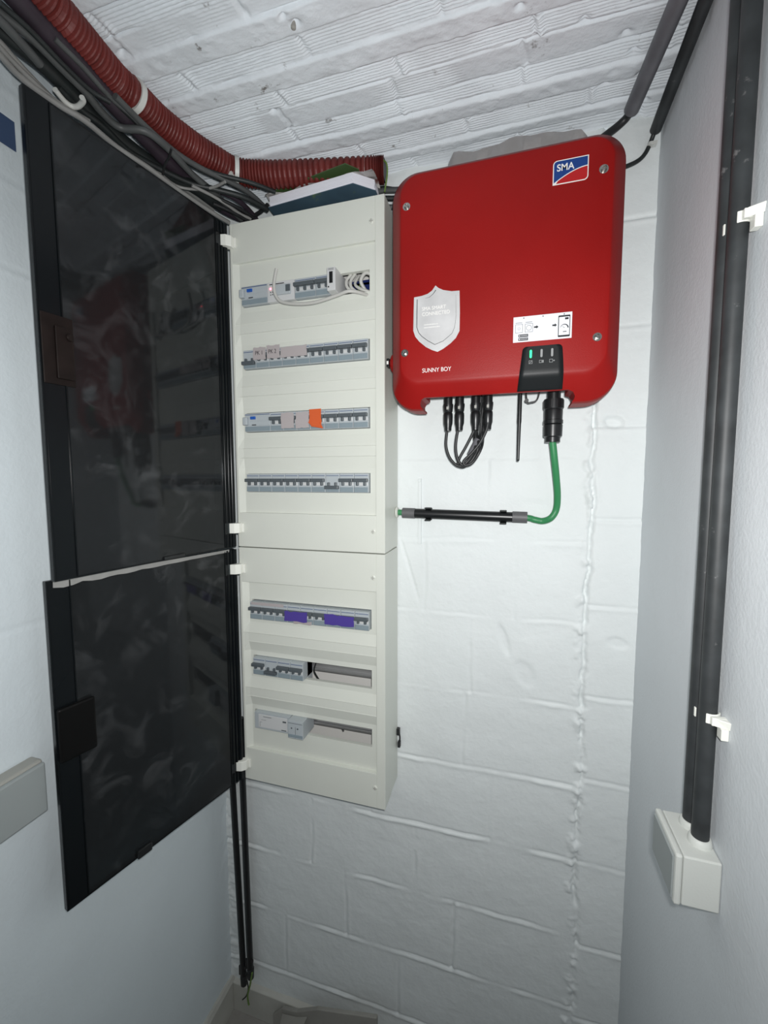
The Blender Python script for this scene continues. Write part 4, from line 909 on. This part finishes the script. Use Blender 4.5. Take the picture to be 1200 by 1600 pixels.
# ================================================================ cable bundle along the left wall
def cable(name, pts, r, mm, lb, seg=12):
    return tag(MB().tube(pts, r, seg).build(name, mm, smooth=True), lb, 'cable', 'cables in the ceiling corner on the left')
cable('cable', [(-0.7053, 0.4497, ZC+0.6550), (-0.7027, 0.4671, ZC+0.6550), (-0.6970, 0.5050, ZC+0.6550), (-0.7013, 0.5553, ZC+0.6550), (-0.7045, 0.5931, ZC+0.6550), (-0.7143, 0.6292, ZC+0.6550), (-0.7131, 0.6669, ZC+0.6550), (-0.6745, 0.6876, ZC+0.6550), (-0.6664, 0.7355, ZC+0.6550), (-0.6710, 0.8063, ZC+0.6550), (-0.6657, 0.8674, ZC+0.6550), (-0.6666, 0.9748, ZC+0.6550)], 0.0065, 'grey_cable', 'mid grey cable bending once in the middle of the left bundle')
cable('conduit_pipe', [(-0.6773, 0.4456, ZC+0.6740), (-0.6799, 0.4764, ZC+0.6740), (-0.6847, 0.5130, ZC+0.6740), (-0.6882, 0.5570, ZC+0.6740), (-0.6955, 0.6066, ZC+0.6740), (-0.7012, 0.6576, ZC+0.6740), (-0.7086, 0.7310, ZC+0.6740), (-0.7125, 0.8028, ZC+0.6740), (-0.7082, 0.8856, ZC+0.6740), (-0.6914, 0.9655, ZC+0.6740), (-0.6523, 1.0189, ZC+0.6740)], .0150, 'purple_cable', 'wide dark purplish pipe right below the red conduit', 16)
cable('conduit_pipe', [(-0.7364, 0.4643, ZC+0.6620), (-0.7380, 0.4889, ZC+0.6620), (-0.7304, 0.5437, ZC+0.6620), (-0.7362, 0.5922, ZC+0.6620), (-0.7449, 0.6461, ZC+0.6620), (-0.7428, 0.7123, ZC+0.6620), (-0.7329, 0.7825, ZC+0.6620), (-0.7043, 0.8449, ZC+0.6620), (-0.6890, 0.9247, ZC+0.6620)], 0.0125, 'dark_cable', 'wide dark pipe held by the white hook in the left bundle', 16)
cable('cable', [(-0.6988, 0.4486, ZC+0.6400), (-0.6979, 0.4632, ZC+0.6400), (-0.7014, 0.4855, ZC+0.6400), (-0.7073, 0.5108, ZC+0.6400), (-0.7109, 0.5242, ZC+0.6400)], 0.0065, 'grey_cable', 'grey flat cable ending short at the upper left')
cable('cable', [(-0.7324, 0.4643, ZC+0.6400), (-0.7320, 0.4838, ZC+0.6400), (-0.7412, 0.5151, ZC+0.6400), (-0.7495, 0.5505, ZC+0.6400), (-0.7549, 0.5807, ZC+0.6400)], 0.0042, 'pale_cable', 'thin pale cable above the door at the upper left')
cable('cable', [(-0.7349, 0.4689, ZC+0.6280), (-0.7395, 0.4876, ZC+0.6280), (-0.7484, 0.5216, ZC+0.6280), (-0.7424, 0.5731, ZC+0.6280), (-0.7299, 0.6114, ZC+0.6280), (-0.7285, 0.6734, ZC+0.6280), (-0.7150, 0.7346, ZC+0.6280), (-0.7056, 0.8115, ZC+0.6280), (-0.6880, 0.8940, ZC+0.6280), (-0.6756, 0.9371, ZC+0.6280)], 0.0049, 'pale_cable', 'long pale cable following the top of the smoked door')
cable('cable', [(-0.7262, 0.4642, ZC+0.6340), (-0.7336, 0.4844, ZC+0.6340), (-0.7429, 0.5248, ZC+0.6340), (-0.7453, 0.5735, ZC+0.6340), (-0.7306, 0.6206, ZC+0.6340)], 0.0039, 'pale_cable', 'pale cable just beside the long one at the upper left')
cable('cable', [(-0.7339, 0.5684, ZC+0.6500), (-0.7398, 0.6111, ZC+0.6500), (-0.7353, 0.6476, ZC+0.6500), (-0.7405, 0.7095, ZC+0.6500), (-0.7196, 0.7684, ZC+0.6500), (-0.6871, 0.8245, ZC+0.6500), (-0.6535, 0.8518, ZC+0.6500), (-0.6057, 0.8956, ZC+0.6500), (-0.5773, 0.9528, ZC+0.6500)], 0.0059, 'dark_cable', 'dark green grey cable crossing above the door corner')
cable('cable', [(-0.6733, 0.6236, ZC+0.6650), (-0.6751, 0.6933, ZC+0.6650), (-0.6681, 0.7615, ZC+0.6650), (-0.6464, 0.8170, ZC+0.6650), (-0.6114, 0.8732, ZC+0.6650), (-0.5952, 0.9188, ZC+0.6650), (-0.5907, 0.9748, ZC+0.6650)], 0.0055, 'grey_cable', 'grey cable under the red conduit ending behind the papers')
cable('cable', [(-0.6770, 0.6530, ZC+0.6680), (-0.6816, 0.7307, ZC+0.6680), (-0.6651, 0.8002, ZC+0.6680), (-0.6298, 0.8595, ZC+0.6680), (-0.6044, 0.9070, ZC+0.6680), (-0.5972, 0.9625, ZC+0.6680)], 0.0044, 'dark_cable', 'thin dark cable under the red conduit ending behind the papers')
cable('cable', [(-0.6870, 0.6232, ZC+0.6680), (-0.6848, 0.7182, ZC+0.6680), (-0.6702, 0.7873, ZC+0.6680), (-0.6304, 0.8384, ZC+0.6680), (-0.5783, 0.8813, ZC+0.6680), (-0.5399, 0.9263, ZC+0.6680)], 0.0047, 'dark_cable', 'dark cable tucked closest under the red conduit')
cable('cable', [(-0.7273, 0.7592, ZC+0.6480), (-0.7234, 0.8168, ZC+0.6480), (-0.6846, 0.8415, ZC+0.6480), (-0.6446, 0.8448, ZC+0.6480), (-0.6109, 0.8379, ZC+0.6480)], 0.0029, 'pale_cable', 'thin pale cable looping in front of the light tube')
cable('cable', [(-0.6809, 0.8168, ZC+0.6400), (-0.6618, 0.8553, ZC+0.6400), (-0.6500, 0.8891, ZC+0.6400), (-0.6404, 0.9319, ZC+0.6400), (-0.6270, 0.9570, ZC+0.6400)], 0.0034, 'pale_cable', 'thin pale cable entering the cabinet corner')
cable('cable', [(-0.6729, 0.8755, ZC+0.6360), (-0.6579, 0.8994, ZC+0.6360), (-0.6439, 0.9290, ZC+0.6360), (-0.6352, 0.9528, ZC+0.6360)], .0040, 'black_rubber', 'short black cable at the cabinet corner, lower one')
cable('cable', [(-0.6613, 0.8656, ZC+0.6420), (-0.6448, 0.8893, ZC+0.6420), (-0.6290, 0.9235, ZC+0.6420), (-0.6199, 0.9574, ZC+0.6420)], .0040, 'black_rubber', 'short black cable at the cabinet corner, upper one')
cable('conduit_pipe', [(-0.7646, 0.6769, ZC+0.6900), (-0.7701, 0.7281, ZC+0.6900), (-0.7608, 0.8125, ZC+0.6900), (-0.7501, 0.8991, ZC+0.6900), (-0.7418, 0.9620, ZC+0.6900)], 0.0100, 'pale_cable', 'pale grey tube visible through the left bundle', 16)
cable('cable', [(-0.6856, 0.4566, ZC+0.6520), (-0.6838, 0.4917, ZC+0.6520), (-0.6892, 0.5413, ZC+0.6520), (-0.6907, 0.5899, ZC+0.6520), (-0.6796, 0.6184, ZC+0.6520)], 0.0039, 'dark_cable', 'dark thin cable over the pipes at the upper left')
cable('cable', [(-0.6752, 0.5224, ZC+0.6650), (-0.6768, 0.5687, ZC+0.6650), (-0.6839, 0.6204, ZC+0.6650), (-0.6800, 0.6622, ZC+0.6650), (-0.6845, 0.6905, ZC+0.6650)], 0.0042, 'grey_cable', 'grey thin cable close under the red conduit at the upper left')
cable('cable', [(-0.6558, 0.8818, ZC+0.6620), (-0.6415, 0.9024, ZC+0.6620), (-0.6339, 0.9313, ZC+0.6620), (-0.6333, 0.9673, ZC+0.6620), (-0.6375, 1.0017, ZC+0.6620)], .0060, 'purple_cable', 'thick dark cable turning down into the cabinet top', 14)
cable('cable', [(-0.5773, 0.9532, ZC+0.6620), (-0.6060, 0.9703, ZC+0.6620), (-0.6362, 0.9826, ZC+0.6620), (-0.6596, 0.9950, ZC+0.6620)], .0045, 'black_rubber', 'black cable hooking back into the cabinet top')
o = MB().tube([(-0.7325, 0.5627, ZC+0.6400), (-0.7386, 0.5818, ZC+0.6400), (-0.7372, 0.5938, ZC+0.6400), (-0.7266, 0.5970, ZC+0.6400), (-0.7086, 0.5920, ZC+0.6400), (-0.7037, 0.5860, ZC+0.6400)], .0042, 12).build('cable_hook', 'white_tie', smooth=True); tag(o, 'white plastic hook around the dark pipe at the upper left', 'hook')
o = MB().tube([(-0.6379, 0.7124, ZC+0.6340), (-0.6602, 0.7294, ZC+0.6340), (-0.6808, 0.7410, ZC+0.6340), (-0.7113, 0.7658, ZC+0.6340)], .0022, 8).build('cable_tie', 'black_rubber', smooth=True); tag(o, 'black tie strapped over the left cable bundle', 'cable tie')
for k, (dz, dy) in enumerate([(.0, 0), (-.014, .006), (-.030, .012), (.010, .014)]):
    tag(MB().tube([(-.40, 1.004, ZC+.668+dz*.5), (-.31, .995+dy*.5, ZC+.668+dz), (-.27, .995+dy, ZC+.664+dz), (-.22, 1.000+dy*.5, ZC+.658+dz), (-.12, 1.005+dy*.5, ZC+.650+dz)], .0058, 12).build('cable', 'dark_cable' if k % 2 else 'grey_cable', smooth=True),
        ['grey cable, second from the top, passing behind the inverter from the red conduit', 'dark cable in the middle of those passing behind the inverter', 'lowest grey cable passing behind the inverter', 'topmost dark cable passing behind the inverter'][k], 'cable', 'cables passing behind the inverter')

# ================================================================ pipes on the ceiling at the right
def ceilpipe(a, b_, r, mm): return MB().lathe(a, Vector(b_)-Vector(a), [(0, r*.6), (0, r), ((Vector(b_)-Vector(a)).length, r)], 20)
t = thing('ceiling_conduit', 'grey paint-spotted tube on the ceiling with a black cable into the inverter', 'conduit', (.22, .9, ZC+.715))
ceilpipe((.214, .985, ZC+.718), (.246, .58, ZC+.718), .0140, '').build('tube', 'conduit_grey', t, smooth=True)
MB().tube([(.2145, .96, ZC+.718), (.210, .992, ZC+.714), (.196, 1.002, ZC+.706), (.172, 1.000, ZC+.690), (.140, .995, ZC+.668), (.10, .99, ZC+.63)], .0075, 14).build('cable', 'black_rubber', t, smooth=True)
t = thing('ceiling_conduit', 'dark pipe along the top of the right wall with a thin cable', 'conduit', (.265, .9, ZC+.70))
ceilpipe((.2640, 1.012, ZC+.690), (.2640, .58, ZC+.722), .0105, '').build('tube', 'conduit_dark', t, smooth=True)
MB().tube([(.2630, 1.005, ZC+.692), (.2590, 1.018, ZC+.676), (.2500, 1.020, ZC+.655), (.236, 1.018, ZC+.641), (.210, 1.012, ZC+.630), (.16, 1.0, ZC+.615)], .0042, 12).build('cable', 'dark_cable', t, smooth=True)
m = MB().lathe((.2560, 1.016, ZC+.664), (.4, 0, .9), [(0, .0055), (.005, .0055)], 14); m.box(.256, .268, 1.012, 1.022, ZC+.664, ZC+.670)
m.build('clip', 'white_tie', t)
# small damp spot and stub on the ceiling
tag(MB().lathe((-.352, .672, ZT+.002), (0, 0, -1), [(0, .0045), (.008, .0042), (.010, .002)], 12).build('ceiling_plug', 'cardboard', smooth=True), 'small brown wall plug stuck in the ceiling near the top', 'plug')
